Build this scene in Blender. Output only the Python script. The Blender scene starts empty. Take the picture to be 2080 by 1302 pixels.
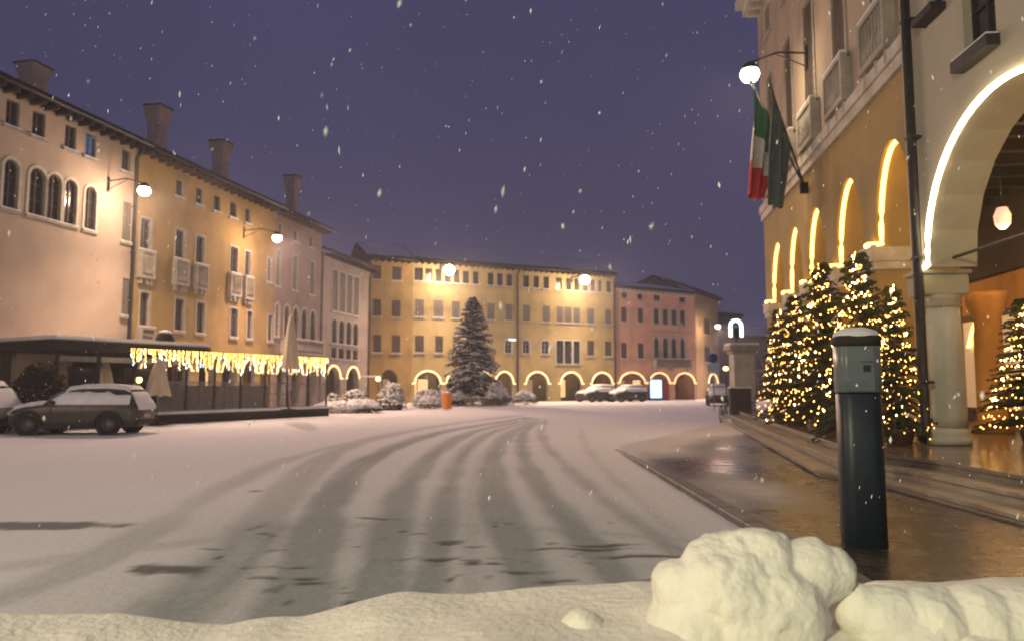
import bpy, bmesh, math, random
import numpy as np
from mathutils import Vector, noise, Matrix
R = random.Random(7)
rad = math.radians
S = bpy.context.scene
COL = S.collection

# ---------------------------------------------------------------- camera
FPX, CX, CY, PITCH, CAMZ = 1500.0, 1040.0, 651.0, rad(5.1), 1.45
cam = bpy.data.cameras.new("camera"); camo = bpy.data.objects.new("camera", cam); COL.objects.link(camo)
camo.location = (0, 0, CAMZ); camo.rotation_euler = (rad(90) + PITCH, 0, 0)
cam.sensor_width = 36; cam.lens = 36 * FPX / 2080
cam.clip_start = 0.05; cam.clip_end = 900
cam.dof.use_dof = True; cam.dof.focus_distance = 3.4; cam.dof.aperture_fstop = 2.6
S.camera = camo
# ---------------------------------------------------------------- world: snowy night, city glow in low cloud
W = bpy.data.worlds.new("World"); S.world = W; W.use_nodes = True
wn, wl = W.node_tree.nodes, W.node_tree.links
bg = wn["Background"]
sky = wn.new("ShaderNodeTexSky"); sky.sky_type = 'NISHITA'; sky.sun_disc = False
sky.sun_elevation = rad(-4); sky.sun_rotation = rad(200)
tc = wn.new("ShaderNodeTexCoord"); sx = wn.new("ShaderNodeSeparateXYZ"); wl.new(tc.outputs["Generated"], sx.inputs[0])
cr = wn.new("ShaderNodeValToRGB"); wl.new(sx.outputs[2], cr.inputs[0])
e = cr.color_ramp.elements
e[0].position = 0.0; e[0].color = (.058, .058, .118, 1)
e[1].position = 0.55; e[1].color = (.056, .053, .120, 1)
ee = cr.color_ramp.elements.new(.22); ee.color = (.056, .052, .112, 1)
nz = wn.new("ShaderNodeTexNoise"); nz.inputs["Scale"].default_value = 2.2; nz.inputs["Detail"].default_value = 3
wl.new(tc.outputs["Generated"], nz.inputs["Vector"])
mr = wn.new("ShaderNodeMapRange"); mr.inputs["To Min"].default_value = .80; mr.inputs["To Max"].default_value = 1.22
wl.new(nz.outputs[0], mr.inputs[0])
vm = wn.new("ShaderNodeVectorMath"); vm.operation = 'SCALE'; wl.new(cr.outputs[0], vm.inputs[0]); wl.new(mr.outputs[0], vm.inputs["Scale"])
va = wn.new("ShaderNodeVectorMath"); va.operation = 'MULTIPLY_ADD'; wl.new(sky.outputs[0], va.inputs[0])
va.inputs[1].default_value = (.05, .05, .05); wl.new(vm.outputs[0], va.inputs[2])
wl.new(va.outputs[0], bg.inputs[0]); bg.inputs[1].default_value = 1.0
S.view_settings.view_transform = 'Standard'; S.view_settings.look = 'None'; S.view_settings.exposure = 0; S.view_settings.gamma = 1
S.render.engine = 'CYCLES'
S.cycles.use_denoising = True; S.cycles.max_bounces = 5; S.cycles.diffuse_bounces = 3; S.cycles.glossy_bounces = 3
S.cycles.sample_clamp_indirect = 3; S.cycles.sample_clamp_direct = 20; S.cycles.transparent_max_bounces = 16
S.cycles.use_light_tree = True

# ---------------------------------------------------------------- rays: pixel of the 2080 px photograph -> point in the world
def ray(px, py):
    u, v = (px - CX) / FPX, (CY - py) / FPX
    return Vector((u, math.cos(PITCH) - v * math.sin(PITCH), math.sin(PITCH) + v * math.cos(PITCH)))
def gnd(px, py, z=0.0):
    d = ray(px, py); k = (z - CAMZ) / d.z
    return Vector((d.x * k, d.y * k, z))
def at(px, py, Y):
    d = ray(px, py); k = Y / d.y
    return Vector((d.x * k, Y, CAMZ + d.z * k))
class Frame:
    """a facade: local X runs along it, local Y goes into the building, Z up"""
    def __init__(s, p0, ang):
        s.p = Vector((p0[0], p0[1], 0)); s.a = ang
        s.X = Vector((math.cos(ang), math.sin(ang), 0)); s.Y = Vector((-math.sin(ang), math.cos(ang), 0))
    def uv(s, px, py, y=0.0):
        d = ray(px, py); o = Vector((0, 0, CAMZ)); q = s.p + s.Y * y
        k = (q - o).dot(s.Y) / d.dot(s.Y); w = o + d * k
        return (w - s.p).dot(s.X), w.z
    def w(s, x, y, z): return s.p + s.X * x + s.Y * y + Vector((0, 0, z))
def az(vp): return math.atan((vp - CX) / FPX * math.cos(PITCH))

# ---------------------------------------------------------------- materials
def mat(name, col, rough=.8, metal=0, emit=None, estr=0, alpha=None, spec=None):
    m = bpy.data.materials.new(name); m.use_nodes = True
    b = m.node_tree.nodes["Principled BSDF"]
    b.inputs["Base Color"].default_value = (*col, 1); b.inputs["Roughness"].default_value = rough; b.inputs["Metallic"].default_value = metal
    if emit: b.inputs["Emission Color"].default_value = (*emit, 1); b.inputs["Emission Strength"].default_value = estr
    if spec is not None: b.inputs["Specular IOR Level"].default_value = spec
    return m
def noisy(name, c1, c2, scale=1.0, stretch=(1, 1, 1), rough=.85, bump=.15, bscale=12, c3=None, lo=.35, hi=.65, metal=0, c3scale=None):
    m = mat(name, c1, rough, metal); n, l = m.node_tree.nodes, m.node_tree.links; b = n["Principled BSDF"]
    t = n.new("ShaderNodeTexCoord"); mp = n.new("ShaderNodeMapping"); mp.inputs["Scale"].default_value = stretch
    l.new(t.outputs["Object"], mp.inputs[0])
    a = n.new("ShaderNodeTexNoise"); a.inputs["Scale"].default_value = scale; a.inputs["Detail"].default_value = 6; a.inputs["Roughness"].default_value = .62
    l.new(mp.outputs[0], a.inputs["Vector"])
    r = n.new("ShaderNodeMapRange"); r.inputs["From Min"].default_value = lo; r.inputs["From Max"].default_value = hi; l.new(a.outputs[0], r.inputs[0])
    x = n.new("ShaderNodeMix"); x.data_type = 'RGBA'; x.inputs[6].default_value = (*c1, 1); x.inputs[7].default_value = (*c2, 1)
    l.new(r.outputs[0], x.inputs[0]); out = x.outputs[2]
    if c3:
        a3 = n.new("ShaderNodeTexNoise"); a3.inputs["Scale"].default_value = c3scale or scale * .35; a3.inputs["Detail"].default_value = 4
        l.new(t.outputs["Object"], a3.inputs["Vector"])
        r3 = n.new("ShaderNodeMapRange"); r3.inputs["From Min"].default_value = .48; r3.inputs["From Max"].default_value = .72; l.new(a3.outputs[0], r3.inputs[0])
        x3 = n.new("ShaderNodeMix"); x3.data_type = 'RGBA'; l.new(r3.outputs[0], x3.inputs[0]); l.new(out, x3.inputs[6]); x3.inputs[7].default_value = (*c3, 1); out = x3.outputs[2]
    l.new(out, b.inputs["Base Color"])
    if bump:
        bn = n.new("ShaderNodeTexNoise"); bn.inputs["Scale"].default_value = bscale; bn.inputs["Detail"].default_value = 5; l.new(t.outputs["Object"], bn.inputs["Vector"])
        bp = n.new("ShaderNodeBump"); bp.inputs["Strength"].default_value = bump; bp.inputs["Distance"].default_value = .05
        l.new(bn.outputs[0], bp.inputs["Height"]); l.new(bp.outputs[0], b.inputs["Normal"])
    return m
M = {}
def plaster(k, c, d, s=None, q=.80):
    c = tuple(v * q for v in c); d = tuple(v * q for v in d); s = s and tuple(v * q for v in s)
    M[k] = noisy(k, c, d, .9, (1, 1, .35), c3=s or tuple(v * .62 for v in c), c3scale=.6, bump=.2, lo=.3, hi=.75)
plaster('pink_plaster', (.50, .40, .32), (.43, .34, .27), (.38, .30, .24), q=.95); plaster('ochre_plaster', (.56, .39, .145), (.46, .31, .11), q=.68)
plaster('rose_plaster', (.40, .29, .24), (.33, .23, .19)); plaster('pale_plaster', (.52, .43, .37), (.43, .35, .30))
plaster('yellow_plaster', (.58, .46, .21), (.50, .38, .17)); plaster('gold_plaster', (.52, .35, .12), (.44, .29, .10))
plaster('salmon_plaster', (.80, .47, .32), (.72, .40, .26), q=1.0); plaster('tan_plaster', (.46, .35, .19), (.38, .28, .15))
plaster('grey_plaster', (.20, .18, .17), (.15, .135, .13)); plaster('town_plaster', (.58, .42, .17), (.48, .33, .13), q=.66)
plaster('town_upper_plaster', (.55, .43, .32), (.47, .36, .27), q=.80)
plaster('cream_plaster', (.56, .53, .42), (.49, .46, .36), (.44, .42, .34)); plaster('orange_plaster', (.62, .33, .09), (.5, .25, .07))
M['stone'] = noisy('stone', (.45, .41, .35), (.34, .31, .26), 3, bump=.3, c3=(.24, .22, .19))
M['pale_stone'] = noisy('pale_stone', (.62, .58, .50), (.48, .45, .39), 4, bump=.3, c3=(.40, .37, .31))
M['column_stone'] = noisy('column_stone', (.58, .58, .53), (.48, .48, .44), 2, (1, 1, .4), bump=.25, c3=(.36, .36, .33))
M['wet_stone'] = noisy('wet_stone', (.24, .20, .15), (.15, .13, .10), 2.2, rough=.16, bump=.12, bscale=5, c3=(.10, .085, .07), c3scale=1.2)
M['step_stone'] = noisy('step_stone', (.42, .38, .30), (.30, .27, .21), 2.2, rough=.32, bump=.25, c3=(.20, .175, .14), c3scale=1.5)
M['planter_clay'] = noisy('planter_clay', (.16, .09, .06), (.11, .06, .04), 5, bump=.2)
M['kerb_stone'] = noisy('kerb_stone', (.16, .15, .14), (.10, .09, .085), 4, rough=.5, bump=.3)
M['dark_leaf'] = noisy('dark_leaf', (.035, .03, .022), (.055, .045, .035), 5, bump=0)
M['leaf_green'] = noisy('leaf_green', (.06, .085, .04), (.09, .11, .06), 5, bump=0)
M['leaf_grey'] = noisy('leaf_grey', (.16, .16, .12), (.22, .21, .16), 5, bump=0)
M['bin_orange'] = noisy('bin_orange', (.75, .25, .03), (.6, .2, .03), 4, bump=.05)
M['fence_wood'] = noisy('fence_wood', (.34, .29, .22), (.25, .21, .16), 6, bump=.2)
M['panel_red'] = noisy('panel_red', (.45, .04, .03), (.36, .03, .025), 4, bump=.05)
M['sign_blue'] = mat('sign_blue', (.02, .04, .22), .4)
M['sign_pale'] = mat('sign_pale', (.30, .45, .55), .4)
M['chair_dark'] = noisy('chair_dark', (.05, .04, .035), (.08, .065, .055), 5, bump=.1)
M['roof_tile'] = noisy('roof_tile', (.10, .065, .05), (.05, .035, .03), 5, bump=.6, bscale=18)
M['eave_wood'] = noisy('eave_wood', (.07, .05, .04), (.035, .025, .02), 8, bump=.3)
M['shutter_grey'] = noisy('shutter_grey', (.20, .18, .15), (.13, .115, .10), 3, (1, 1, 8), bump=.4)
M['shutter_green'] = noisy('shutter_green', (.055, .07, .055), (.035, .045, .035), 3, (1, 1, 8), bump=.4)
M['shutter_brown'] = noisy('shutter_brown', (.09, .065, .05), (.055, .04, .03), 3, (1, 1, 8), bump=.4)
M['frame_wood'] = noisy('frame_wood', (.15, .12, .10), (.09, .07, .055), 6, bump=.2)
M['frame_white'] = noisy('frame_white', (.5, .47, .42), (.4, .37, .33), 6, bump=.1)
M['glass'] = noisy('glass', (.03, .03, .035), (.055, .05, .05), 1.2, rough=.12, bump=.03, bscale=3)
M['glass_blue'] = mat('glass_blue', (.05, .10, .18), .15, emit=(.10, .30, .75), estr=.22)
M['dark'] = noisy('dark', (.02, .018, .016), (.035, .03, .026), 2, bump=.1)
M['iron'] = noisy('iron', (.025, .025, .027), (.045, .04, .04), 8, rough=.5, bump=.1, metal=.3)
M['galvanised'] = noisy('galvanised', (.28, .28, .28), (.2, .2, .2), 6, rough=.45, metal=.6, bump=.05)
def snowmat(name='snow', c1=(.84, .85, .86), c2=(.74, .75, .76), bump=.5, bscale=9):
    m = noisy(name, c1, c2, 2.5, rough=.75, bump=bump, bscale=bscale)
    return m
M['snow'] = snowmat()
M['bonnet_snow'] = noisy('bonnet_snow', (.88, .86, .76), (.76, .745, .665), 2.6, rough=.85, bump=.3, bscale=38, lo=.35, hi=.75)
def emat(k, c, st): M[k] = mat(k, (.8, .8, .8), .5, emit=c, estr=st)
emat('led_warm', (1, .52, .09), 7.0); emat('led_white', (1, .78, .46), 12.0); emat('led_far', (1, .66, .25), 1.9)
emat('bulb_warm', (1, .46, .09), 14.0); emat('bulb_bright', (1, .66, .30), 22.0); emat('bulb_gold', (1, .62, .14), 11.0); emat('bulb_blue', (.35, .6, 1), 7.0); emat('bulb_white', (1, .95, .9), 7.0)
emat('lamp_glow', (1, .78, .50), 60.0); emat('lamp_cool', (.75, .9, 1), 5.0); emat('lamp_pink', (1, .52, .36), .8)
emat('screen_glow', (.30, .55, 1), 2.6); emat('shop_glow', (1, .62, .25), 1.1); emat('shop_dim', (.8, .42, .14), .30); emat('lit_white', (.8, .9, 1), 4.0)

# ---------------------------------------------------------------- mesh builder
class MB:
    def __init__(s): s.v = []; s.f = []; s.m = []; s.sm = []
    def add(s, vs, fs, mi=0, smooth=False):
        o = len(s.v); s.v += [tuple(v) for v in vs]; s.f += [tuple(i + o for i in f) for f in fs]; s.m += [mi] * len(fs); s.sm += [smooth] * len(fs)
    def box(s, x0, y0, z0, x1, y1, z1, mi=0, b=0.0):
        if x1 < x0: x0, x1 = x1, x0
        if y1 < y0: y0, y1 = y1, y0
        if z1 < z0: z0, z1 = z1, z0
        if b <= 0 or min(x1 - x0, y1 - y0, z1 - z0) < 2.2 * b:
            s.add([(x0, y0, z0), (x1, y0, z0), (x1, y1, z0), (x0, y1, z0), (x0, y0, z1), (x1, y0, z1), (x1, y1, z1), (x0, y1, z1)],
                  [(0, 3, 2, 1), (4, 5, 6, 7), (0, 1, 5, 4), (1, 2, 6, 5), (2, 3, 7, 6), (3, 0, 4, 7)], mi)
        else:  # octagonal plan with chamfered top and bottom
            def ring(z, i): 
                a0, a1, c0, c1 = x0 + i, x1 - i, y0 + i, y1 - i
                return [(a0 + b, c0, z), (a1 - b, c0, z), (a1, c0 + b, z), (a1, c1 - b, z), (a1 - b, c1, z), (a0 + b, c1, z), (a0, c1 - b, z), (a0, c0 + b, z)]
            vs = ring(z0, b * .7) + ring(z0 + b, 0) + ring(z1 - b, 0) + ring(z1, b * .7)
            fs = [tuple(range(7, -1, -1)), tuple(range(24, 32))]
            for k in range(3):
                for i in range(8): j = (i + 1) % 8; fs.append((k * 8 + i, k * 8 + j, k * 8 + 8 + j, k * 8 + 8 + i))
            s.add(vs, fs, mi)
    def quad(s, a, b, c, d, mi=0): s.add([a, b, c, d], [(0, 1, 2, 3)], mi)
    def poly(s, pts, mi=0): s.add(pts, [tuple(range(len(pts)))], mi)
    def lathe(s, prof, cx=0, cy=0, n=16, mi=0, smooth=True, sx=1, sy=1):
        vs = []; fs = []
        for r, z in prof:
            for i in range(n): a = 2 * math.pi * i / n; vs.append((cx + r * sx * math.cos(a), cy + r * sy * math.sin(a), z))
        for k in range(len(prof) - 1):
            for i in range(n): j = (i + 1) % n; fs.append((k * n + i, k * n + j, k * n + n + j, k * n + n + i))
        fs.append(tuple(range(n - 1, -1, -1))); fs.append(tuple((len(prof) - 1) * n + i for i in range(n)))
        s.add(vs, fs, mi, smooth)
    def tube(s, pts, r, n=6, mi=0, closed=False, smooth=True):
        pts = [Vector(p) for p in pts]; N = len(pts); rs = r if isinstance(r, (list, tuple)) else [r] * N
        vs = []; fs = []; up = Vector((0, 0, 1))
        for i, p in enumerate(pts):
            t = (pts[min(i + 1, N - 1)] - pts[max(i - 1, 0)]); t = t.normalized() if t.length > 1e-9 else Vector((0, 0, 1))
            a = t.cross(up) if abs(t.dot(up)) < .98 else t.cross(Vector((1, 0, 0))); a.normalize(); b = t.cross(a).normalized()
            for k in range(n):
                q = 2 * math.pi * k / n; vs.append(tuple(p + (a * math.cos(q) + b * math.sin(q)) * rs[i]))
        for i in range(N - 1):
            for k in range(n): j = (k + 1) % n; fs.append((i * n + k, i * n + j, i * n + n + j, i * n + n + k))
        fs.append(tuple(range(n - 1, -1, -1))); fs.append(tuple((N - 1) * n + k for k in range(n)))
        s.add(vs, fs, mi, smooth)
    def ball(s, c, r, mi=0, n=6, m=4, sz=1.0, smooth=True):
        c = Vector(c); vs = [(c.x, c.y, c.z + r * sz)]
        for j in range(1, m):
            p = math.pi * j / m
            for i in range(n): a = 2 * math.pi * i / n; vs.append((c.x + r * math.sin(p) * math.cos(a), c.y + r * math.sin(p) * math.sin(a), c.z + r * sz * math.cos(p)))
        vs.append((c.x, c.y, c.z - r * sz)); fs = [(0, 1 + i, 1 + (i + 1) % n) for i in range(n)]
        for j in range(m - 2):
            for i in range(n): k = (i + 1) % n; fs.append((1 + j * n + i, 1 + (j + 1) * n + i, 1 + (j + 1) * n + k, 1 + j * n + k))
        L = len(vs) - 1; fs += [(L, L - n + (i + 1) % n, L - n + i) for i in range(n)]
        s.add(vs, fs, mi, smooth)
    def octa(s, c, r, mi=0, ax=(1, 1, 1)):
        x, y, z = c; a, b, d = r * ax[0], r * ax[1], r * ax[2]
        s.add([(x + a, y, z), (x, y + b, z), (x - a, y, z), (x, y - b, z), (x, y, z + d), (x, y, z - d)],
              [(0, 1, 4), (1, 2, 4), (2, 3, 4), (3, 0, 4), (1, 0, 5), (2, 1, 5), (3, 2, 5), (0, 3, 5)], mi)
    def mesh(s, name, mats):
        me = bpy.data.meshes.new(name); me.from_pydata(s.v, [], s.f)
        for k in (mats if isinstance(mats, (list, tuple)) else [mats]): me.materials.append(M[k] if isinstance(k, str) else k)
        me.polygons.foreach_set("material_index", s.m); me.polygons.foreach_set("use_smooth", s.sm); me.update()
        return me
    def build(s, name, mats, parent=None, loc=(0, 0, 0), rz=0.0):
        return link(name, s.mesh(name, mats), parent, loc, rz)
def link(name, me, parent=None, loc=(0, 0, 0), rz=0.0):
    o = bpy.data.objects.new(name, me); COL.objects.link(o); o.location = loc; o.rotation_euler = (0, 0, rz)
    if parent: o.parent = parent
    return o
def tag(o, label, cat, group=None, kind=None):
    if label: o["label"] = label
    if cat: o["category"] = cat
    if group: o["group"] = group
    if kind: o["kind"] = kind
    return o
def thing(name, label, cat, loc=(0, 0, 0), rz=0.0, group=None):
    return tag(link(name, None, None, loc, rz), label, cat, group)
def copy_tree(o, parent=None):
    c = o.copy(); COL.objects.link(c); c.parent = parent
    for ch in list(o.children): copy_tree(ch, c)
    return c

# ---------------------------------------------------------------- facades
def curve_top(s0, s1, z1, rise, kind, N=12):
    """points of the opening's head from left springing to right springing"""
    c, h = (s0 + s1) / 2, (s1 - s0) / 2; out = []
    for i in range(N + 1):
        if kind == 'gothic':
            t = i / N; u = abs(2 * t - 1); zz = z1 - rise + rise * (1 - u ** 1.7) if u > .18 else z1 - rise * .06 * u / .18
            zz = z1 - rise + rise * math.sqrt(max(0, 1 - u * u)) * (.86 + .14 * (1 - u)); out.append((s0 + t * 2 * h, zz))
        else:
            a = math.pi * (1 - i / N); out.append((c + h * math.cos(a), z1 - rise + rise * math.sin(a)))
    out[0] = (s0, z1 - rise); out[-1] = (s1, z1 - rise)
    return out
def wallmesh(mb, S0, S1, Z0, Z1, holes, depth=.25, mi=0, mi_rev=None, zcut=None, mi2=None):
    """holes: (s0,s1,z0,z1,kind,rise,depth or None); zcut: above that height material mi2"""
    if mi_rev is None: mi_rev = mi
    holes = [tuple(h) + (None,) * (7 - len(h)) for h in holes]
    xs = sorted({S0, S1} | {v for h in holes for v in h[:2] if S0 < v < S1}); zs = sorted({Z0, Z1} | {v for h in holes for v in h[2:4] if Z0 < v < Z1} | ({zcut} if zcut else set()))
    for a, b in zip(zs, zs[1:]):
        if b - a < 1e-5: continue
        zc = (a + b) / 2; run = None; m_ = mi2 if (zcut and zc > zcut) else mi
        for x0, x1 in list(zip(xs, xs[1:])) + [(None, None)]:
            free = x0 is not None and not any(h[0] < (x0 + x1) / 2 < h[1] and h[2] < zc < h[3] for h in holes)
            if free: run = (run[0], x1) if run else (x0, x1)
            elif run: mb.quad((run[0], 0, a), (run[1], 0, a), (run[1], 0, b), (run[0], 0, b), m_); run = None
    for s0, s1, z0, z1, kind, rise, dd in holes:
        d = dd or depth; m_ = mi2 if (zcut and z0 > zcut) else mi_rev; mf = mi2 if (zcut and z0 > zcut) else mi
        if kind == 'rect': top = [(s0, z1), (s1, z1)]
        else:
            top = curve_top(s0, s1, z1, rise, kind); h = len(top) // 2
            for i in range(h): mb.poly([(s0, 0, z1), (top[i][0], 0, top[i][1]), (top[i + 1][0], 0, top[i + 1][1])], mf)
            for i in range(h, len(top) - 1): mb.poly([(s1, 0, z1), (top[i][0], 0, top[i][1]), (top[i + 1][0], 0, top[i + 1][1])], mf)
            mb.poly([(s0, 0, z1), (top[h][0], 0, top[h][1]), (s1, 0, z1)], mf)
        path = [(s0, z0)] + top + [(s1, z0)]
        for (a, b), (c, e_) in zip(path, path[1:] + (path[:1] if z0 > Z0 + 1e-6 else [])):
            mb.quad((a, 0, b), (a, d, b), (c, d, e_), (c, 0, e_), m_)
def head_mesh(mb, w, z0, z1, kind, rise, t, y0, y1, mi=0, out=True):
    """moulding of width t round an opening (outside it when out, inside otherwise), legs and head, from y0 to y1"""
    pts = [(-w / 2, z0)] + (curve_top(-w / 2, w / 2, z1, rise, kind) if kind != 'rect' else [(-w / 2, z1), (w / 2, z1)]) + [(w / 2, z0)]
    cz = (z1 - rise) if kind != 'rect' else (z0 + z1) / 2; sg = 1 if out else -1; oth = []
    for i, (x, z) in enumerate(pts):
        if kind == 'rect': ox, oz = (x + sg * t * (1 if x > 0 else -1)), (z + (sg * t if z == z1 else 0))
        elif z <= cz + 1e-6: ox, oz = x + sg * t * (1 if x > 0 else -1), z
        else: v = Vector((x, (z - cz) * (w / 2) / max(rise, .01))).normalized(); ox, oz = x + sg * t * v.x, z + sg * t * v.y
        oth.append((ox, oz))
    for (a, b), (c, d) in zip(zip(pts, pts[1:]), zip(oth, oth[1:])):
        mb.quad((a[0], y0, a[1]), (b[0], y0, b[1]), (d[0], y0, d[1]), (c[0], y0, c[1]), mi)
        mb.quad((c[0], y0, c[1]), (d[0], y0, d[1]), (d[0], y1, d[1]), (c[0], y1, c[1]), mi)
        mb.quad((a[0], y0, a[1]), (a[0], y1, a[1]), (b[0], y1, b[1]), (b[0], y0, b[1]), mi)
_wc = {}
def window(parent, s0, s1, z0, z1, kind='rect', rise=0, frame='frame_wood', pane='glass', surround=None, sill='stone', shut=None, depth=.25, label=None, name='window', st=.12):
    w, h = round(s1 - s0, 2), round(z1 - z0, 2); rise = round(rise, 2)
    key = (w, h, kind, rise, frame, pane, surround, sill, shut, depth, st)
    if key not in _wc:
        f = MB(); head_mesh(f, w - .006, 0.0, h - .003, kind, rise, .055, depth * .45, depth * .45 + .06, out=False)
        f.box(-w / 2 + .003, depth * .45, .003, w / 2 - .003, depth * .45 + .06, .06)
        f.box(-.025, depth * .45 - .005, .05, .025, depth * .45 + .055, h - .08)
        for k in range(1, 3 if h > 1.1 else 2): zz = h * k / (3 if h > 1.1 else 2); f.box(-w / 2 + .03, depth * .45, zz - .015, w / 2 - .03, depth * .45 + .05, zz + .015)
        p = MB(); y = depth * .45 + .045
        pts = [(-w / 2 + .004, .004)] + (curve_top(-w / 2 + .004, w / 2 - .004, h - .004, rise, kind) if kind != 'rect' else [(-w / 2 + .004, h - .004), (w / 2 - .004, h - .004)]) + [(w / 2 - .004, .004)]
        p.poly([(a, y, b) for a, b in pts][::-1])
        su = None
        if surround:
            su = MB(); head_mesh(su, w, 0, h, kind, rise, st, -.035, .003)
        si = None
        if sill:
            si = MB(); si.box(-w / 2 - .12, -.10, -.12, w / 2 + .12, .01, 0.0)
            si.box(-w / 2 - .10, -.085, .002, w / 2 + .10, -.005, .045, 1)
        sh = None
        if shut:
            sh = MB(); 
            for sx_ in (-1, 1):
                a, b = (.012, w / 2 - .02); x0, x1 = (a, b) if sx_ > 0 else (-b, -a)
                hh = h - (rise if kind != 'rect' else .03) - .02
                sh.box(x0, .03, .03, x1, .065, hh)
                for k in range(int(hh / .12)): sh.box(x0 + .05, .018, .08 + k * .12, x1 - .05, .03, .14 + k * .12)
        _wc[key] = (f.mesh('window', frame), p.mesh('pane', pane), su and su.mesh('surround', surround), si and si.mesh('sill', [sill, 'snow']), sh and sh.mesh('shutter', shut))
    f, p, su, si, sh = _wc[key]
    o = link(name, f, parent, ((s0 + s1) / 2, 0, z0))
    if label: o["label"] = label
    link('pane', p, o)
    if su: link('surround', su, o)
    if si: link('sill', si, o)
    if sh: link('shutter', sh, o)
    return o
def body(mb, S0, S1, Z1, D, mi=0, z0=-.3, za=-.3, zb=-.3):
    mb.quad((S0, D, za), (S0, 0, za), (S0, 0, Z1), (S0, D, Z1), mi); mb.quad((S1, 0, zb), (S1, D, zb), (S1, D, Z1), (S1, 0, Z1), mi)
    mb.quad((S1, D, z0), (S0, D, z0), (S0, D, Z1), (S1, D, Z1), mi)
def roof(parent, S0, S1, Z, D, over=.8, pitch=22, rafters=True, mats=('roof_tile', 'snow', 'eave_wood'), o0=.0, o1=.0):
    mb = MB(); a, b = S0 - o0, S1 + o1; t = math.tan(rad(pitch)); yr = D / 2; zr = Z + (yr + over) * t
    th = .16
    mb.quad((a, -over, Z + .02), (a, yr, zr + .02), (b, yr, zr + .02), (b, -over, Z + .02), 2)          # underside
    mb.quad((a, -over, Z + th), (b, -over, Z + th), (b, yr, zr + th), (a, yr, zr + th), 0)
    mb.quad((a, yr, zr + th), (b, yr, zr + th), (b, D + over, Z + th), (a, D + over, Z + th), 0)
    mb.quad((a, -over, Z + .02), (b, -over, Z + .02), (b, -over, Z + th), (a, -over, Z + th), 0)
    for x in (a, b): mb.poly([(x, -over, Z + .02), (x, -over, Z + th), (x, yr, zr + th), (x, D + over, Z + th), (x, D + over, Z + .02), (x, yr, zr + .02)], 0)
    mb.poly([(a, 0, Z - .001), (a, D, Z - .001), (a, yr, Z + yr * t)], 0); mb.poly([(b, 0, Z - .001), (b, D, Z - .001), (b, yr, Z + yr * t)], 0)
    # tiles as ridged rows near the eave, snow lying on the slope above them
    x = a + .1
    while x < b - .1:
        p = [(x, -over - .03, Z + th + .04), (x, -over + 1.0, Z + th + .04 + 1.03 * t)]
        mb.tube(p, .06, 5, 0); x += .26
    mb.quad((a, -over + .55, Z + th + .55 * t + .12), (b, -over + .55, Z + th + .55 * t + .12), (b, yr, zr + th + .12), (a, yr, zr + th + .12), 1)
    mb.quad((a, -over + .55, Z + th + .55 * t), (b, -over + .55, Z + th + .55 * t), (b, -over + .55, Z + th + .55 * t + .12), (a, -over + .55, Z + th + .55 * t + .12), 1)
    if rafters:
        x = a + .25
        while x < b - .2: mb.box(x - .05, -over + .06, Z - .16, x + .05, .02, Z + .02, 2); x += .62
    g = MB(); g.tube([(a, -over - .07, Z + .06), (b, -over - .07, Z + .06)], .07, 6)
    r_ = mb.build('roof', mats, parent); g.build('gutter', 'iron', r_)
    return r_
def downpipe(parent, s, z0, z1, r=.06, y=-.09):
    m_ = MB(); m_.tube([(s, y - .5, z1 + .1), (s, y - .1, z1 - .35), (s, y, z1 - .5), (s, y, z0 + .15), (s, y - .08, z0)], r, 8)
    z = z0 + 1
    while z < z1 - 1: m_.box(s - r - .02, y - r * .8, z, s + r + .02, .002, z + .05); z += 2.2
    return m_.build('downpipe', 'iron', parent)
def chimney(parent, x, y, z, h, w, flare=1.6, m_='brick_plaster'):
    mb = MB(); a = w / 2
    mb.box(x - a, y - a, z, x + a, y + a, z + h * .62, 0)
    def fr(z0, w0, z1, w1, mi=0):
        v = [(x + sx_ * k / 2, y + sy_ * k / 2, zz) for zz, k in ((z0, w0), (z1, w1)) for sx_, sy_ in ((-1, -1), (1, -1), (1, 1), (-1, 1))]
        mb.add(v, [(0, 3, 2, 1), (4, 5, 6, 7), (0, 1, 5, 4), (1, 2, 6, 5), (2, 3, 7, 6), (3, 0, 4, 7)], mi)
    fr(z + h * .62, w, z + h * .82, w * flare); fr(z + h * .82, w * flare, z + h * .95, w * flare)
    fr(z + h * .95, w * (flare + .15), z + h * .98, w * (flare + .15), 1); fr(z + h * .98, w * flare * .8, z + h * 1.03, w * flare * .6, 2)
    return mb.build('chimney', ['brick_plaster', 'roof_tile', 'snow'], parent)
M['brick_plaster'] = noisy('brick_plaster', (.40, .31, .26), (.30, .23, .20), 3, bump=.4)
# ---------------------------------------------------------------- frames of the facades
a1 = az(1361); FL = Frame(Vector((-math.cos(a1), math.sin(a1))) * 24.8, math.pi / 2 - a1)
def corner(px, Y): d = ray(px, 785); return Vector((d.x * Y / d.y, Y))
def between(p, q): return Frame(p, math.atan2(q.y - p.y, q.x - p.x)), (q - p).length
FP, LP = between(corner(652, 54.6), corner(748, 63))
FG, LG = between(corner(750, 66.2), corner(836, 67.8))
FY, LY = between(corner(836, 67.8), corner(1252, 77.2))
FS, LS = between(corner(1252, 77.4), corner(1414, 83.2))
FT, LT = between(corner(1415, 84.5), corner(1462, 93))
a2 = az(1250); d2 = Vector((math.sin(a2), math.cos(a2))); r2 = Vector((math.cos(a2), -math.sin(a2)))
FR = Frame(r2 * 5.6 + d2 * 28.35, -math.pi / 2 - a2)                # town hall, X comes towards the camera
a3 = az(1150); d3 = Vector((math.sin(a3), math.cos(a3))); r3 = Vector((math.cos(a3), -math.sin(a3)))
FC = Frame(r3 * 6.4 + d3 * 14.05, -math.pi / 2 - a3)                # cream arcade
def on(fr, name, label, cat, group=None): return thing(name, label, cat, fr.p, fr.a, group)
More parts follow.
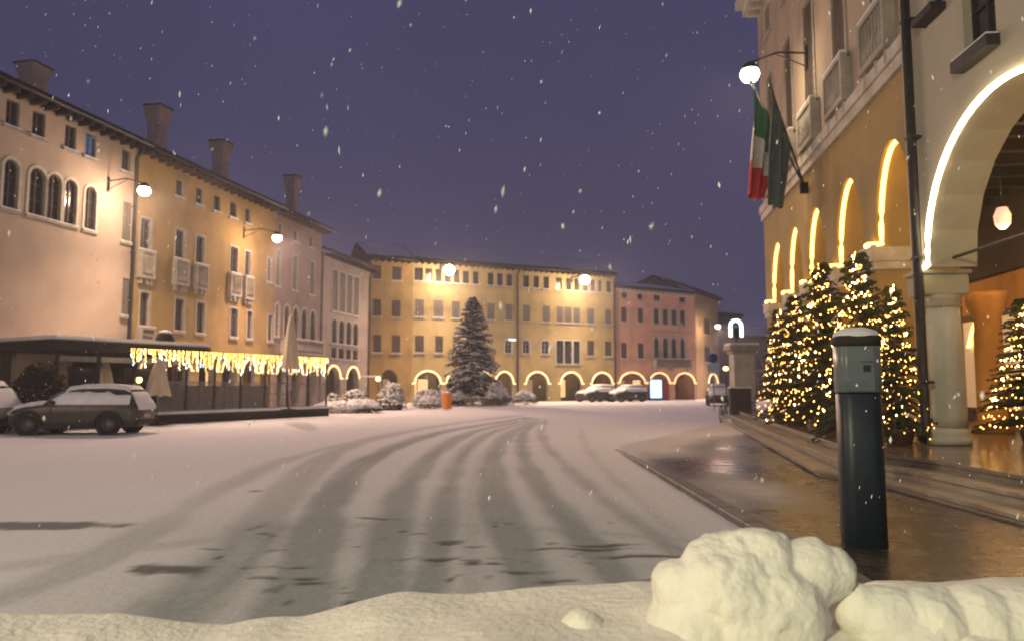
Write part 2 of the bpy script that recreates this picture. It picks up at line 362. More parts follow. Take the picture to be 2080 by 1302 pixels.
def rects(fr, lst, row=None, snap=True):
    """pixel boxes (x0,x1,y0,y1) -> local (s0,s1,z0,z1); all of a row take the heights of its first box"""
    out = []; zz = None
    for x0, x1, y0, y1 in lst:
        ym = (y0 + y1) / 2; xm = (x0 + x1) / 2
        s0 = fr.uv(x0, ym)[0]; s1 = fr.uv(x1, ym)[0]
        if zz is None or not snap: zz = (fr.uv(xm, y1)[1], fr.uv(xm, y0)[1])
        out.append((s0, s1, *zz))
    return out
def row(fr, ref, xs): return rects(fr, [(xs[0][0], xs[0][1], ref[0], ref[1])] + [(a, b, ref[0], ref[1]) for a, b in xs[1:]])
def zof(fr, px, py): return fr.uv(px, py)[1]
def sof(fr, px, py=700): return fr.uv(px, py)[0]
def led(fr, label, s0, s1, zs, rise, y=-.03, r=.035, m_='led_far', feet=(.25, .25), drop=0, kind='semi', parts=(0, 1), group='light strips outlining the arcade arches'):
    mb = MB(); c = curve_top(s0, s1, zs + rise, rise, kind, 20); n = len(c); a, b = int(parts[0] * n), max(2, int(parts[1] * n)); c = c[a:b]
    pts = [(x, y, z) for x, z in c]
    if parts[0] == 0:
        if drop: pts.insert(0, (s0, y, zs - drop))
        if feet[0]: pts.insert(0, (s0 - feet[0], y, zs - drop))
    if parts[1] == 1:
        if drop: pts.append((s1, y, zs - drop))
        if feet[1]: pts.append((s1 + feet[1], y, zs - drop))
    mb.tube(pts, r, 6)
    return tag(mb.build('light_strip', m_, None, fr.p, fr.a), label, 'light strip', group)
def interior(parent, S0, S1, z0, z1, D, wall, floor='stone', name='arcade_interior', y0=.5, ends=(1, 1)):
    mb = MB()
    mb.quad((S0, D, z0), (S1, D, z0), (S1, D, z1), (S0, D, z1), 0)
    mb.quad((S0, y0, z1), (S0, D, z1), (S1, D, z1), (S1, y0, z1), 2)
    mb.quad((S0, y0, z0), (S1, y0, z0), (S1, D, z0), (S0, D, z0), 1)
    if ends[0]: mb.quad((S0, y0, z0), (S0, D, z0), (S0, D, z1), (S0, y0, z1), 0)
    if ends[1]: mb.quad((S1, y0, z0), (S1, y0, z1), (S1, D, z1), (S1, D, z0), 0)
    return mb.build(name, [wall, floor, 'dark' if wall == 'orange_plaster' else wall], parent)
def arches(fr, lst, zs, rise, kind='semi', z0=.02, depth=.5): return [(s0, s1, z0, zs + rise, kind, rise, depth) for s0, s1 in lst]
def shopfronts(parent, fr, lst, D, z1=2.5, glow=()):
    for i, (s0, s1) in enumerate(lst):
        mb = MB(); y = D - .02; a, b = s0 + .15, s1 - .15
        mb.box(a, y - .08, .03, b, y, z1, 0); f = mb.build('shopfront', 'frame_wood', parent)
        g = MB(); k = 2
        for j in range(k):
            x0 = a + .08 + (b - a - .08) / k * j; x1 = a + (b - a) / k * (j + 1) - .06
            g.box(x0, y - .085, .35, x1, y - .079, z1 - .12)
        g.build('pane', glow[i] if i < len(glow) else 'glass', f)

# ================================================================= left side of the square
def facade_building(fr, name, label, S0, S1, ztop, D, wall, holes, wins, group=None, zlow=-.3, mi2=None, zcut=None, reveal='stone', za=-.3, zb=-.3):
    t = on(fr, name, label, 'building', group)
    mb = MB(); wallmesh(mb, S0, S1, zlow, ztop, holes, .28, 0, 1 if reveal else 0, zcut, 2 if mi2 else None)
    body(mb, S0, S1, ztop, D, za=za, zb=zb); ms = [wall, reveal or wall] + ([mi2] if mi2 else [])
    mb.build('wall', ms, t)
    return t
# --- pink building at the left edge
E = (sof(FL, -420, 500), sof(FL, 272, 500)); ZE = zof(FL, 150, 232) - .28
at_ = row(FL, (255, 306), [(132, 155)]); za = at_[0][2:]
attic = [(*[sof(FL, v, 280) for v in p], *za) for p in ((-60, -28), (9, 37), (64, 91), (132, 155), (174, 196), (250, 268))]
z_ar = (zof(FL, 110, 450), zof(FL, 110, 354))
arc = [(sof(FL, a, 400), sof(FL, b, 400), *z_ar) for a, b in ((-150, -112), (-85, -48), (5, 36), (58, 91), (96, 124), (131, 156), (173, 196))]
z_sh = (zof(FL, 259, 493), zof(FL, 259, 412)); z_s2 = (zof(FL, 257, 642), zof(FL, 257, 566))
sh = [(sof(FL, 249, 450), sof(FL, 267, 450), *z_sh), (sof(FL, 248, 600), sof(FL, 265, 600), *z_s2)]
low = [(sof(FL, a, 600), sof(FL, b, 600), *z_s2) for a, b in ((-40, -5),)]
gdoor = [(sof(FL, a, 780), sof(FL, b, 780), 0.02, 2.9) for a, b in ((-190, -120), (-30, 30), (180, 215))]
holes = [(a, b, c, d, 'rect', 0) for a, b, c, d in attic + sh + low + gdoor] + [(a, b, c, d, 'semi', (b - a) / 2) for a, b, c, d in arc]
pinkB = facade_building(FL, 'terraced_house', 'pink plastered house at the left edge with arched windows and attic windows', E[0], E[1], ZE, 9, 'pink_plaster', holes, None)
for i, (a, b, c, d) in enumerate(attic): window(pinkB, a, b, c, d, pane='glass_blue' if i == 4 else 'glass', sill='stone', label='attic window with bluish light behind the pane' if i == 4 else None)
for a, b, c, d in arc: window(pinkB, a, b, c, d, 'semi', (b - a) / 2, surround='pale_stone', shut=None)
for a, b, c, d in sh + low: window(pinkB, a, b, c, d, shut='shutter_grey', sill='stone')
def door(parent, s0, s1, z0, z1, m_='frame_wood', y=.2):
    w, h = s1 - s0 - .01, z1 - z0 - .01; d = MB(); d.box(-w / 2, 0, 0, w / 2, .07, h)
    for sx_ in (-1, 1):
        for k in range(3): d.box(sx_ * w / 4 - w * .18, -.02, .12 + k * h / 3, sx_ * w / 4 + w * .18, 0.001, h / 3 - .1 + k * h / 3)
    o = d.build('door', m_, parent, ((s0 + s1) / 2, y, z0 + .004)); k = MB(); k.ball((.07, -.05, 1.05), .04); k.build('handle', 'iron', o)
    return o
for a, b, c, d in gdoor: door(pinkB, a, b, c, d)
roof(pinkB, E[0], E[1], ZE, 9)
chimney(pinkB, FL.uv(66, 180, 1.6)[0], 1.6, ZE + .8, 1.55, .75, 1.3)
downpipe(pinkB, E[1] - .14, .1, ZE, .09)
# --- ochre building
E1 = (E[1] + .004, sof(FL, 556, 600)); ZO = ZE - .05
def grid(fr, pairs, ym, z): return [(sof(fr, a, ym), sof(fr, b, ym), *z) for a, b in pairs]
za = (zof(FL, 441, 431), zof(FL, 441, 401)); atO = grid(FL, ((283, 300), (357, 372), (398, 412), (435, 448), (468, 481), (500, 510)), 410, za); atO = [(a, b, za[0], za[1] + .1) for a, b, _, _ in atO]
atO = atO[1:]
zb = (zof(FL, 366, 528), zof(FL, 366, 468)); f2 = grid(FL, ((284, 305), (356, 375), (398, 415), (468, 483), (498, 509), (545, 553)), 500, zb)
zc = (zof(FL, 364, 673), zof(FL, 364, 607)); f1 = grid(FL, ((283, 302), (355, 373), (399, 415), (468, 482), (502, 512), (545, 554)), 640, zc)
gar = [(sof(FL, a, 780), sof(FL, b, 780)) for a, b in ((284, 330), (345, 387), (402, 438), (450, 482), (492, 520), (528, 551))]
holes = [(a, b, c, d, 'rect', 0) for a, b, c, d in atO + f2 + f1] + arches(FL, gar, 2.3, .75)
ochB = facade_building(FL, 'terraced_house', 'tall ochre house behind the lit terrace with stone balconies under its upper windows', E1[0], E1[1], ZO, 9.02, 'ochre_plaster', holes, None)
for q in atO: window(ochB, *q, sill='stone', frame='shutter_brown')
for q in f2 + f1: window(ochB, *q, surround='stone', sill='stone', frame='frame_wood')
def balcony(parent, s0, s1, zt, h=1.0, out=.42, m_='stone'):
    mb = MB(); mb.box(s0, -out, zt - h, s1, 0, zt - h + .14); mb.box(s0, -out, zt - .12, s1, -out + .16, zt)
    for x in (s0, s1 - .12): mb.box(x, -out + .002, zt - h + .14, x + .12, -.001, zt - .12); 
    for x in (s0 + .1, (s0 + s1) / 2, s1 - .25): mb.box(x, -out * .7, zt - h - .28, x + .14, 0, zt - h)
    n = max(3, int((s1 - s0) / .2)); 
    for k in range(n):
        x = s0 + .2 + (s1 - s0 - .4) * k / (n - 1); mb.lathe([(.03, zt - h + .14), (.065, zt - h + .34), (.035, zt - h + .58), (.05, zt - .12)], x, -out + .08, 6)
    mb.box(s0 + .01, -out + .01, zt + .001, s1 - .01, -out + .15, zt + .06, 1)
    return mb.build('balcony', [m_, 'snow'], parent)
for a, b, c, d in f2[:5]: balcony(ochB, a - .18, b + .18, c - .02, 1.35, .26)
balcony(ochB, f1[0][0] - .2, f1[0][1] + .2, f1[0][2], .7, .3)
interior(ochB, E1[0] + .05, E1[1] - .05, 0.0, 3.6, 3.2, 'ochre_plaster')
shopfronts(ochB, FL, gar, 3.2, 2.5, ['shop_dim', 'glass', 'shop_dim', 'glass', 'shop_glow', 'glass'])
mbs = MB(); mbs.box(E1[0], -.07, f1[0][2] - 1.15, E1[1], .002, f1[0][2] - .95); mbs.build('string_course', 'pale_stone', ochB)
roof(ochB, E1[0], E1[1], ZO, 9.02)
chimney(ochB, FL.uv(318, 300, 1.2)[0], 1.2, ZO + .6, 2.75, .68, 1.42)
chimney(ochB, FL.uv(447, 350, 1.2)[0], 1.2, ZO + .6, 2.7, .68, 1.42)
# low snow-capped railing and aerials on the ochre roof
# --- brown rose building
E2 = (E1[1] + .004, sof(FL, 651, 600)); ZR = ZO - .04
za = (za[0], za[1]); rsA = grid(FL, ((566, 574), (598, 606), (629, 637)), 470, (za[0], za[1]))
rs2 = grid(FL, ((560, 568), (594, 603), (629, 638)), 560, (zof(FL, 633, 600), zof(FL, 633, 532)))
zl = (zof(FL, 608, 690), zof(FL, 608, 625)); rs1 = grid(FL, ((559, 566), (577, 588), (595, 606), (612, 624), (630, 641)), 655, zl)
gar2 = [(sof(FL, a, 780), sof(FL, b, 780)) for a, b in ((562, 584), (592, 614), (622, 643))]
holes = [(a, b, c, d, 'rect', 0) for a, b, c, d in rsA + rs2] + [(a, b, c, d, 'gothic', (b - a) * .6) for a, b, c, d in rs1] + arches(FL, gar2, 2.3, .75)
rosB = facade_building(FL, 'terraced_house', 'brown-pink house beyond the ochre one with narrow pointed windows', E2[0], E2[1], ZR, 9, 'rose_plaster', holes, None)
for q in rsA: window(rosB, *q)
for q in rs2: window(rosB, *q, shut='shutter_grey', surround='stone')
for a, b, c, d in rs1: window(rosB, a, b, c, d, 'gothic', (b - a) * .6, surround='pale_stone')
balcony(rosB, rs1[1][0] - .4, rs1[-1][1] + .4, zl[0] - .02, 1.0, .5, 'stone')
interior(rosB, E2[0] + .05, E2[1] - .05, 0, 3.6, 3.2, 'rose_plaster'); shopfronts(rosB, FL, gar2, 3.2, 2.5, ['glass', 'shop_dim', 'glass'])
roof(rosB, E2[0], E2[1], ZR, 9, o1=.6)
chimney(rosB, FL.uv(593, 420, 1.2)[0], 1.2, ZR + .6, 3.1, .62, 1.42)
for i, (a, b) in enumerate(gar + gar2):
    led(FL, f"glowing strip on the {['first','second','third','fourth','fifth','sixth','seventh','eighth','ninth'][i]} arch of the left arcade from the left", a, b, 2.3, .75, feet=(.18, .18), m_='led_far', r=.045, group='light strips on the left arcade')
# --- pale building, set back at an angle
ZP = zof(FP, 700, 531)
p2 = grid(FP, ((674, 685), (689, 700), (704, 714), (718, 728)), 600, (zof(FP, 700, 637), zof(FP, 700, 556)))
p1 = grid(FP, ((673, 684), (688, 699), (703, 713), (717, 727)), 680, (zof(FP, 700, 700), zof(FP, 700, 652)))
p0_ = grid(FP, ((673, 684), (688, 699), (703, 713), (717, 727)), 718, (zof(FP, 700, 730), zof(FP, 700, 708)))
gp = [(.9, 3.4), (4.4, 7.0)]
gp = [(sof(FP, 663, 780), sof(FP, 691, 780)), (sof(FP, 704, 780), sof(FP, 729, 780))]
holes = [(a, b, c, d, 'rect', 0) for a, b, c, d in p2 + p0_] + [(a, b, c, d, 'semi', (b - a) / 2) for a, b, c, d in p1] + arches(FP, gp, 2.1, .95)
palB = facade_building(FP, 'terraced_house', 'pale pinkish house in the corner of the square with grouped narrow windows over two arches', 0, LP, ZP, 9, 'pale_plaster', holes, None)
for q in p2: window(palB, *q, shut='shutter_grey', surround='pale_stone', sill='pale_stone')
for q in p0_: window(palB, *q, frame='frame_wood')
for a, b, c, d in p1: window(palB, a, b, c, d, 'semi', (b - a) / 2, surround='pale_stone')
interior(palB, .05, LP - .05, 0, 3.5, 3, 'pale_plaster'); shopfronts(palB, FP, gp, 3, 2.4, ['shop_dim', 'glass'])
roof(palB, 0, LP, ZP, 9, o1=.3); downpipe(palB, LP - .2, .1, ZP)
led(FP, 'glowing strip on the left arch of the pale corner house', gp[0][0], gp[0][1], 2.1, .95, feet=(.2, .35), r=.07, group='light strips on the corner house')
led(FP, 'glowing strip on the right arch of the pale corner house', gp[1][0], gp[1][1], 2.1, .95, feet=(.2, 0), r=.07, group='light strips on the corner house')
# ================================================================= far side
ZG = zof(FG, 790, 530)
def rowz(fr, px, y0, y1): return (zof(fr, px, y1), zof(fr, px, y0))
g3 = grid(FG, ((758, 774), (797, 815)), 556, rowz(FG, 806, 542, 571)); g2 = grid(FG, ((758, 774), (796, 813)), 625, rowz(FG, 804, 610, 645)); g1 = grid(FG, ((758, 774), (796, 813)), 698, rowz(FG, 804, 681, 717))
gg = [(sof(FG, 772, 790), sof(FG, 808, 790))]
holes = [(a, b, c, d, 'rect', 0) for a, b, c, d in g3 + g2 + g1] + arches(FG, gg, 2.0, 1.0)
golB = facade_building(FG, 'terraced_house', 'narrow gold-yellow house with two windows on each floor in the far left corner', 0, LG - .004, ZG, 9, 'gold_plaster', holes, None)
for q in g3 + g2 + g1: window(golB, *q, shut='shutter_brown' , sill='stone')
interior(golB, .05, LG - .05, 0, 3.3, 2.6, 'gold_plaster'); shopfronts(golB, FG, gg, 2.6, 2.3, ['shop_dim']); roof(golB, 0, LG, ZG, 9, o0=.5); 
ZY = zof(FY, 1040, 547)
zt = rowz(FY, 1035, 557, 583)
y3 = grid(FY, ((842, 859), (864, 878), (884, 897), (903, 916), (922, 934), (940, 953), (961, 973), (991, 1003), (1010, 1022), (1029, 1041), (1063, 1075), (1084, 1095), (1104, 1115), (1129, 1141), (1150, 1160), (1167, 1177), (1184, 1194), (1200, 1209), (1215, 1223), (1232, 1241)), 570, zt)
y2 = grid(FY, ((843, 861), (881, 900), (918, 934), (953, 969), (990, 1005), (1027, 1041), (1062, 1077), (1102, 1117), (1131, 1144), (1147, 1161), (1165, 1178), (1193, 1207), (1229, 1241)), 635, rowz(FY, 1070, 620, 653))
y1 = grid(FY, ((843, 861), (884, 900), (920, 936), (955, 970), (1193, 1207), (1229, 1242)), 705, rowz(FY, 1235, 693, 724))
y1b = grid(FY, ((1026, 1040), (1062, 1076), (1100, 1115)), 705, rowz(FY, 1070, 690, 718))
y1c = grid(FY, ((1130, 1144), (1147, 1161), (1165, 1178)), 715, rowz(FY, 1155, 692, 739))
ga = [(sof(FY, a, 790), sof(FY, b, 790)) for a, b in ((842, 895), (907, 950), (960, 1000), (1006, 1043), (1069, 1114), (1139, 1182), (1203, 1244))]
holes = [(a, b, c, d, 'rect', 0) for a, b, c, d in y3 + y2 + y1 + y1c] + [(a, b, c, d, 'semi', .3) for a, b, c, d in y1b] + arches(FY, ga, 1.75, 1.15)
yelB = facade_building(FY, 'long_house', 'long yellow building behind the snowy spruce with many attic windows under the eaves', 0, LY - .004, ZY, 10, 'yellow_plaster', holes, None)
for q in y3: window(yelB, *q, frame='shutter_brown')
for q in y2: window(yelB, *q, shut='shutter_grey', sill='stone')
for q in y1: window(yelB, *q, shut='shutter_brown', sill='stone')
for a, b, c, d in y1b: window(yelB, a, b, c, d, 'semi', .3, surround='pale_stone', frame='frame_white')
for q in y1c: window(yelB, *q, surround='pale_stone', frame='shutter_green')
interior(yelB, .05, LY - .05, 0, 3.3, 3.2, 'yellow_plaster'); shopfronts(yelB, FY, ga, 3.2, 2.3, ['shop_glow', 'glass', 'shop_dim', 'shop_dim', 'shop_dim', 'shop_glow', 'glass'])
mbs = MB(); zc_ = zt[0] - .25; mbs.box(0, -.08, zc_ - .12, LY - .01, .002, zc_); mbs.build('string_course', 'yellow_plaster', yelB)
roof(yelB, 0, LY, ZY, 10)
downpipe(yelB, sof(FY, 1051, 650), .1, ZY, .09); downpipe(yelB, LY - .16, .1, ZY, .09)
od = ['first', 'second', 'third', 'fourth', 'fifth', 'sixth', 'seventh']
for i, (a, b) in enumerate(ga):
    led(FY, f'glowing strip on the {od[i]} arch of the long yellow building counted from the left', a, b, 1.75, 1.15, feet=(.25, .25), r=.08, group='light strips on the far yellow building')
ZS = zof(FS, 1330, 592)
s3 = grid(FS, ((1263, 1274), (1295, 1306), (1328, 1341), (1380, 1392)), 605, rowz(FS, 1300, 597, 609))
s2 = grid(FS, ((1262, 1273), (1296, 1306)), 640, rowz(FS, 1301, 626, 656)); s2b = grid(FS, ((1328, 1339), (1346, 1357), (1364, 1375), (1381, 1391)), 642, rowz(FS, 1350, 628, 660))
s1 = grid(FS, ((1262, 1273), (1296, 1307)), 712, rowz(FS, 1301, 697, 729)); s1b = grid(FS, ((1329, 1339), (1347, 1357), (1364, 1374), (1382, 1391)), 706, rowz(FS, 1352, 685, 728))
gs = [(sof(FS, a, 790), sof(FS, b, 790)) for a, b in ((1259, 1310), (1320, 1360), (1371, 1411))]
holes = [(a, b, c, d, 'rect', 0) for a, b, c, d in s3 + s2 + s2b + s1] + [(a, b, c, d, 'gothic', .45) for a, b, c, d in s1b] + arches(FS, gs, 1.85, 1.1)
salB = facade_building(FS, 'terraced_house', 'salmon pink palace on the far side with a four-light pointed window and balcony', 0, LS, ZS, 10, 'salmon_plaster', holes, None)
for q in s3: window(salB, *q)
for q in s2 + s1: window(salB, *q, shut='shutter_brown', sill='pale_stone')
for q in s2b: window(salB, *q, surround='pale_stone', sill='pale_stone')
for a, b, c, d in s1b: window(salB, a, b, c, d, 'gothic', .45, surround='pale_stone', st=.16)
balcony(salB, s1b[0][0] - .35, s1b[-1][1] + .35, s1b[0][2] - .02, 1.0, .7)
mbs = MB(); q = zof(FS, 1352, 676); mbs.box(s1b[0][0] - .9, -.12, q - .08, s1b[-1][1] + .9, .002, q + .06); mbs.box(0, -.3, ZS - .35, LS, .002, ZS - .02); mbs.build('cornice', 'pale_stone', salB)
interior(salB, .05, LS - .05, 0, 3.4, 3.2, 'salmon_plaster'); shopfronts(salB, FS, gs, 3.2, 2.3, ['shop_dim', 'shop_glow', 'glass'])
roof(salB, 0, LS, ZS, 10, over=.4, pitch=14)
for i, (a, b) in enumerate(gs):
    led(FS, f'glowing strip on the {["left", "middle", "right"][i]} arch of the salmon pink palace', a, b, 1.85, 1.1, feet=(.3, .3), r=.08, group='light strips on the pink palace')
ZT = zof(FT, 1440, 604)
t2 = [(LT * .35, LT * .62, 7.6, 9.6), (LT * .35, LT * .6, 4.3, 6.2)]; gt = [(LT * .5, LT * .9)]
holes = [(a, b, c, d, 'rect', 0) for a, b, c, d in t2] + arches(FT, gt, 1.9, 1.1)
tanB = facade_building(FT, 'terraced_house', 'narrow tan house just right of the salmon pink palace', 0, LT, ZT, 10, 'tan_plaster', holes, None)
for q in t2: window(tanB, *q, shut='shutter_brown')
interior(tanB, .05, LT - .05, 0, 3.4, 3, 'tan_plaster'); roof(tanB, 0, LT, ZT, 10, over=.6)
led(FT, 'glowing strip on the arch of the narrow tan house', gt[0][0], gt[0][1], 1.9, 1.1, feet=(.2, .2), r=.09, group='light strip on the tan house')
# distant low grey buildings closing the street
for (x0, x1, Y, ytop, nm, lb, wl_) in ((1456, 1508, 108, 640, 'distant_house', 'dim grey house closing the street beyond the tan one', 'grey_plaster'), (1500, 1600, 96, 688, 'distant_house', 'low dim house behind the stone kiosk', 'grey_plaster')):
    p, q = corner(x0, Y), corner(x1, Y * 1.03); F_, L_ = between(p, q); zt_ = at(x0, ytop, Y).z
    ws = [(1 + 2.0 * k, 1.9 + 2.0 * k, z, z + 1.4) for k in range(int((L_ - 1.5) / 2.0) + 1) for z in (3.6, 6.6) if z + 2.2 < zt_ and 1.9 + 2.0 * k < L_]
    t = facade_building(F_, nm, lb, 0, L_, zt_, 8, wl_, [(*w_, 'rect', 0) for w_ in ws], None)
    for w_ in ws: window(t, *w_)
    roof(t, 0, L_, zt_, 8)

# ================================================================= right side: town hall with arcade
JX = 13.95                                                            # local length up to the cream arcade
ZRH = 16.4
yz = lambda px: sof(FR, px, 640)
legs = [(1567, 1583), (1603, 1615), (1643, 1662), (1703, 1731), (1785, 1823)]
ar = []
for a, b in legs: s = yz(a); h = yz(b) - s; ar.append((s, s + 2 * max(.95, min(1.12, h))))
ar = [(a, min(b, (ar[i + 1][0] - .32 if i + 1 < len(ar) else JX - .08))) for i, (a, b) in enumerate(ar)]
print('ARCHES', ar)
ZI, RI, FLO = 4.45, 2.0, .428
tall = [(sof(FR, a, 160), sof(FR, b, 160)) for a, b in ((1595, 1608), (1637, 1655), (1695, 1722), (1775, 1814))]
tall = [((a + b) / 2 - .48, (a + b) / 2 + .48, 9.35, 12.5) for a, b in tall]
tall = [(tall[0][0] - 2.7, tall[0][1] - 2.7, 9.35, 12.5)] + tall if tall[0][0] > 3.6 else tall
att = [((a + b) / 2 - .42, (a + b) / 2 + .42, 14.0, 15.1) for a, b, _, _ in tall]
holes = [(a, b, c, d, 'rect', 0, .3) for a, b, c, d in tall + att] + [(a, b, FLO, ZI + RI, 'semi', RI, .75) for a, b in ar]
hall = facade_building(FR, 'town_hall', 'tall yellow-beige town hall on the right with five lit arcade arches and balconies', 0, JX, ZRH, 11, 'town_plaster', holes, None, mi2='town_upper_plaster', zcut=8.1, reveal='town_plaster', zb=7.0)
for q in tall: window(hall, *q, surround='stone', sill=None, shut='shutter_brown', st=.14, depth=.3); balcony(hall, q[0] - .3, q[1] + .3, 9.33, 1.15, .24, 'stone')
for q in att: window(hall, *q, surround='pale_stone', depth=.3)
mb = MB(); mb.box(0, -.16, 7.85, JX, .004, 8.12); mb.box(0, -.1, 7.6, JX, .003, 7.85); mb.build('string_course', 'pale_stone', hall)
mb = MB(); mb.box(-.5, -.75, ZRH - .25, JX, .004, ZRH + .05); mb.box(-.35, -.5, ZRH - .6, JX, .003, ZRH - .25)
x = .1
while x < JX: mb.box(x, -.45, ZRH - .85, x + .18, .002, ZRH - .6); x += .6
mb.build('cornice', 'pale_stone', hall)
roof(hall, 0, JX, ZRH + .06, 11, over=.7, pitch=18, rafters=False)
# imposts, capitals and bases of the piers
ed = [0.0] + [v for p in ar for v in p]
for k in range(0, len(ed), 2):
    a = ed[k]; b = ed[k + 1] if k + 1 < len(ed) else JX
    if b > JX: b = JX
    if b - a < .22: continue
    mb = MB(); mb.box(a - .06, -.10, ZI - .32, b + .06, .80, ZI - .02); mb.box(a - .03, -.06, ZI - .5, b + .03, .78, ZI - .32); pb = MB(); pb.box(a - .05, -.08, FLO + .004, b + .05, .79, FLO + .5); pb.build('pier_base', 'pale_stone', hall)
    mb.box(a - .08, -.12, ZI - .02, b + .08, -.002, ZI + .03, 1)
    mb.build('pier_capital', ['pale_stone', 'snow'], hall)
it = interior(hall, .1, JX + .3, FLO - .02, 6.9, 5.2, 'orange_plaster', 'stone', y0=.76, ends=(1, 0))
for k, (a, b) in enumerate(ar): 
    if b < JX + .5:
        mb = MB(); mb.box(a + .1, 5.1, FLO, min(b, JX - .1) - .1, 5.19, 3.6); f = mb.build('shopfront', 'frame_wood', hall); g = MB(); g.box(a + .2, 5.085, FLO + .4, (a + b) / 2 - .05, 5.098, 3.4); g.box((a + b) / 2 + .05, 5.085, FLO + .4, min(b, JX - .1) - .2, 5.098, 3.4); g.build('pane', 'shop_dim', f)
for i, (a, b) in enumerate(ar):
    mb = MB(); c = curve_top(a, b, ZI + RI, RI, 'semi', 24)
    pts = [(a - .22, -.135, ZI + .05), (a - .02, -.135, ZI + .05), (a + .03, .0, ZI + .04), (a + .03, .12, ZI + .05)] + [(x, .12, z - .04) for x, z in c[1:24]] + [(b - .03, .12, ZI + .05)]
    mb.tube(pts, .05, 6)
    o = tag(mb.build('light_strip', 'led_warm', None, FR.p, FR.a), f'yellow glowing strip inside the {["farthest", "second farthest", "middle", "second nearest", "nearest"][i]} of the five town hall arches', 'light strip', 'light strips in the town hall arches')
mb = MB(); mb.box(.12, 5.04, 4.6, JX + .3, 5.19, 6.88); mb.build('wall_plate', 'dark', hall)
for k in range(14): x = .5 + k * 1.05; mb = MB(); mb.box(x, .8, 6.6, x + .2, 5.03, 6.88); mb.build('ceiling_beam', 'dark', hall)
# ================================================================= cream arcade, nearest on the right
ZF = .428
sc = sof(FC, 1886, 545); ZC, RC = 3.58, 2.32; wA = 4.9
col = [(sc - .15, sc + .15)]
cA = [(sc + .05, sc + wA), (sc + wA + .35, sc + 2 * wA + .3)]
LC = sc + 2 * wA + 1.2; ZCT = 11.5
small = [(.35, sc - .28)]
w1 = (sof(FC, 1957, 60), sof(FC, 2024, 60)); wz = (zof(FC, 1985, 106), zof(FC, 1985, 106) + 2.1); wz = (wz[0] + .05, wz[1] + .05)
w2 = (w1[0] - (w1[1] - w1[0]) - .75, w1[0] - .75)
up = [(w1[0], w1[1], *wz), (w1[0] + 3.2, w1[1] + 3.2, *wz)]
up2 = [(sof(FC, 1884, 10), sof(FC, 1915, 10), zof(FC, 1900, 22), zof(FC, 1900, 22) + 1.6)]
print('CREAM', sc, cA, LC, w1, wz, up2)
ZL = ZC - .04
holes = [(a, b, ZL, ZC + RC, 'semi', RC, .8) for a, b in cA] + [(a, b, c, d, 'semi', (b - a) / 2, .3) for a, b, c, d in up] + [(a, b, c, d, 'rect', 0, .3) for a, b, c, d in up2]
cream = facade_building(FC, 'arcaded_house', 'cream arcaded building at the right edge with a thick round column and big lit arch', 0, LC, ZCT, 11, 'cream_plaster', holes, None, zlow=ZC - .04, reveal='cream_plaster', za=6.6)
# below the springing only columns and end piers carry the wall
mb = MB(); wallmesh(mb, 0, .12, -.3, ZC - .04, [], .3); mb.box(0, .002, -.3, .119, .26, ZC - .04); mb.build('end_pier', 'cream_plaster', cream)
for k, c in enumerate((FC.uv(1913, 750, .4)[0], sc + wA + .17)):
    g = MB(); x, y = c, .4
    g.lathe([(.35, ZF + .30), (.365, ZF + .5), (.355, 2.0), (.33, ZC - .66)], x, y, 28)
    o = g.build('column', 'column_stone', cream)
    g = MB(); g.lathe([(.42, ZF + .004), (.42, ZF + .12), (.37, ZF + .14), (.40, ZF + .2), (.37, ZF + .26), (.32, ZF + .31)], x, y, 24); g.build('base', 'column_stone', o)
    g = MB(); g.lathe([(.33, ZC - .72), (.37, ZC - .68), (.345, ZC - .64), (.36, ZC - .6), (.37, ZC - .5)], x, y, 24); g.box(x - .31, y - .41, ZC - .5, x + .31, y + .41, ZC - .12, 0, .03); g.box(x - .35, y - .45, ZC - .118, x + .35, y + .45, ZC - .045, 0, .02)
    g.build('capital', 'cream_plaster', o)
for a, b, c, d in up:
    window(cream, a, b, c, d, 'semi', (b - a) / 2, frame='dark', depth=.3, sill=None)
    mb = MB(); mb.box(a - .08, -.20, c - .22, b + .08, .002, c - .04); mb.box(a - .06, -.19, c - .038, b + .06, -.01, c - .01, 1); mb.build('window_box', ['iron', 'snow'], cream)
for a, b, c, d in up2:
    window(cream, a, b, c, d, frame='dark', depth=.3, sill=None); mb = MB(); mb.box(a - .1, -.25, c - .14, b + .1, .002, c - .01); mb.build('window_box', 'iron', cream)
mb = MB(); body(mb, 0, .004, 1, 1); downpipe(cream, FC.uv(1852, 300, -.14)[0], .5, ZCT, .085, -.14)
roof(cream, 0, LC, ZCT, 11, rafters=True)
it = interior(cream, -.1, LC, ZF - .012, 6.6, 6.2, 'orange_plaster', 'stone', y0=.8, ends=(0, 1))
for x in [v * .9 for v in range(int(LC / .9) + 1)]:
    mb = MB(); mb.box(x, .82, 6.3, x + .16, 6.15, 6.59); mb.build('ceiling_beam', 'dark', cream)
mb = MB(); mb.box(-.5, .801, 6.05, LC, 1.0, 6.3); mb.box(-.5, 5.9, 5.9, LC, 6.19, 6.1); mb.build('wall_plate', 'dark', cream)
for a, b in cA:
    mb = MB(); mb.tube([(a - .1, .4, ZC + .12), (b + .1, .4, ZC + .12)], .028, 6); mb.build('tie_rod', 'iron', cream)
    mb = MB(); mb.tube([(a - .1, 4.0, ZC + .1), (b + .1, 4.0, ZC + .1)], .03, 6); mb.build('tie_rod', 'iron', cream)
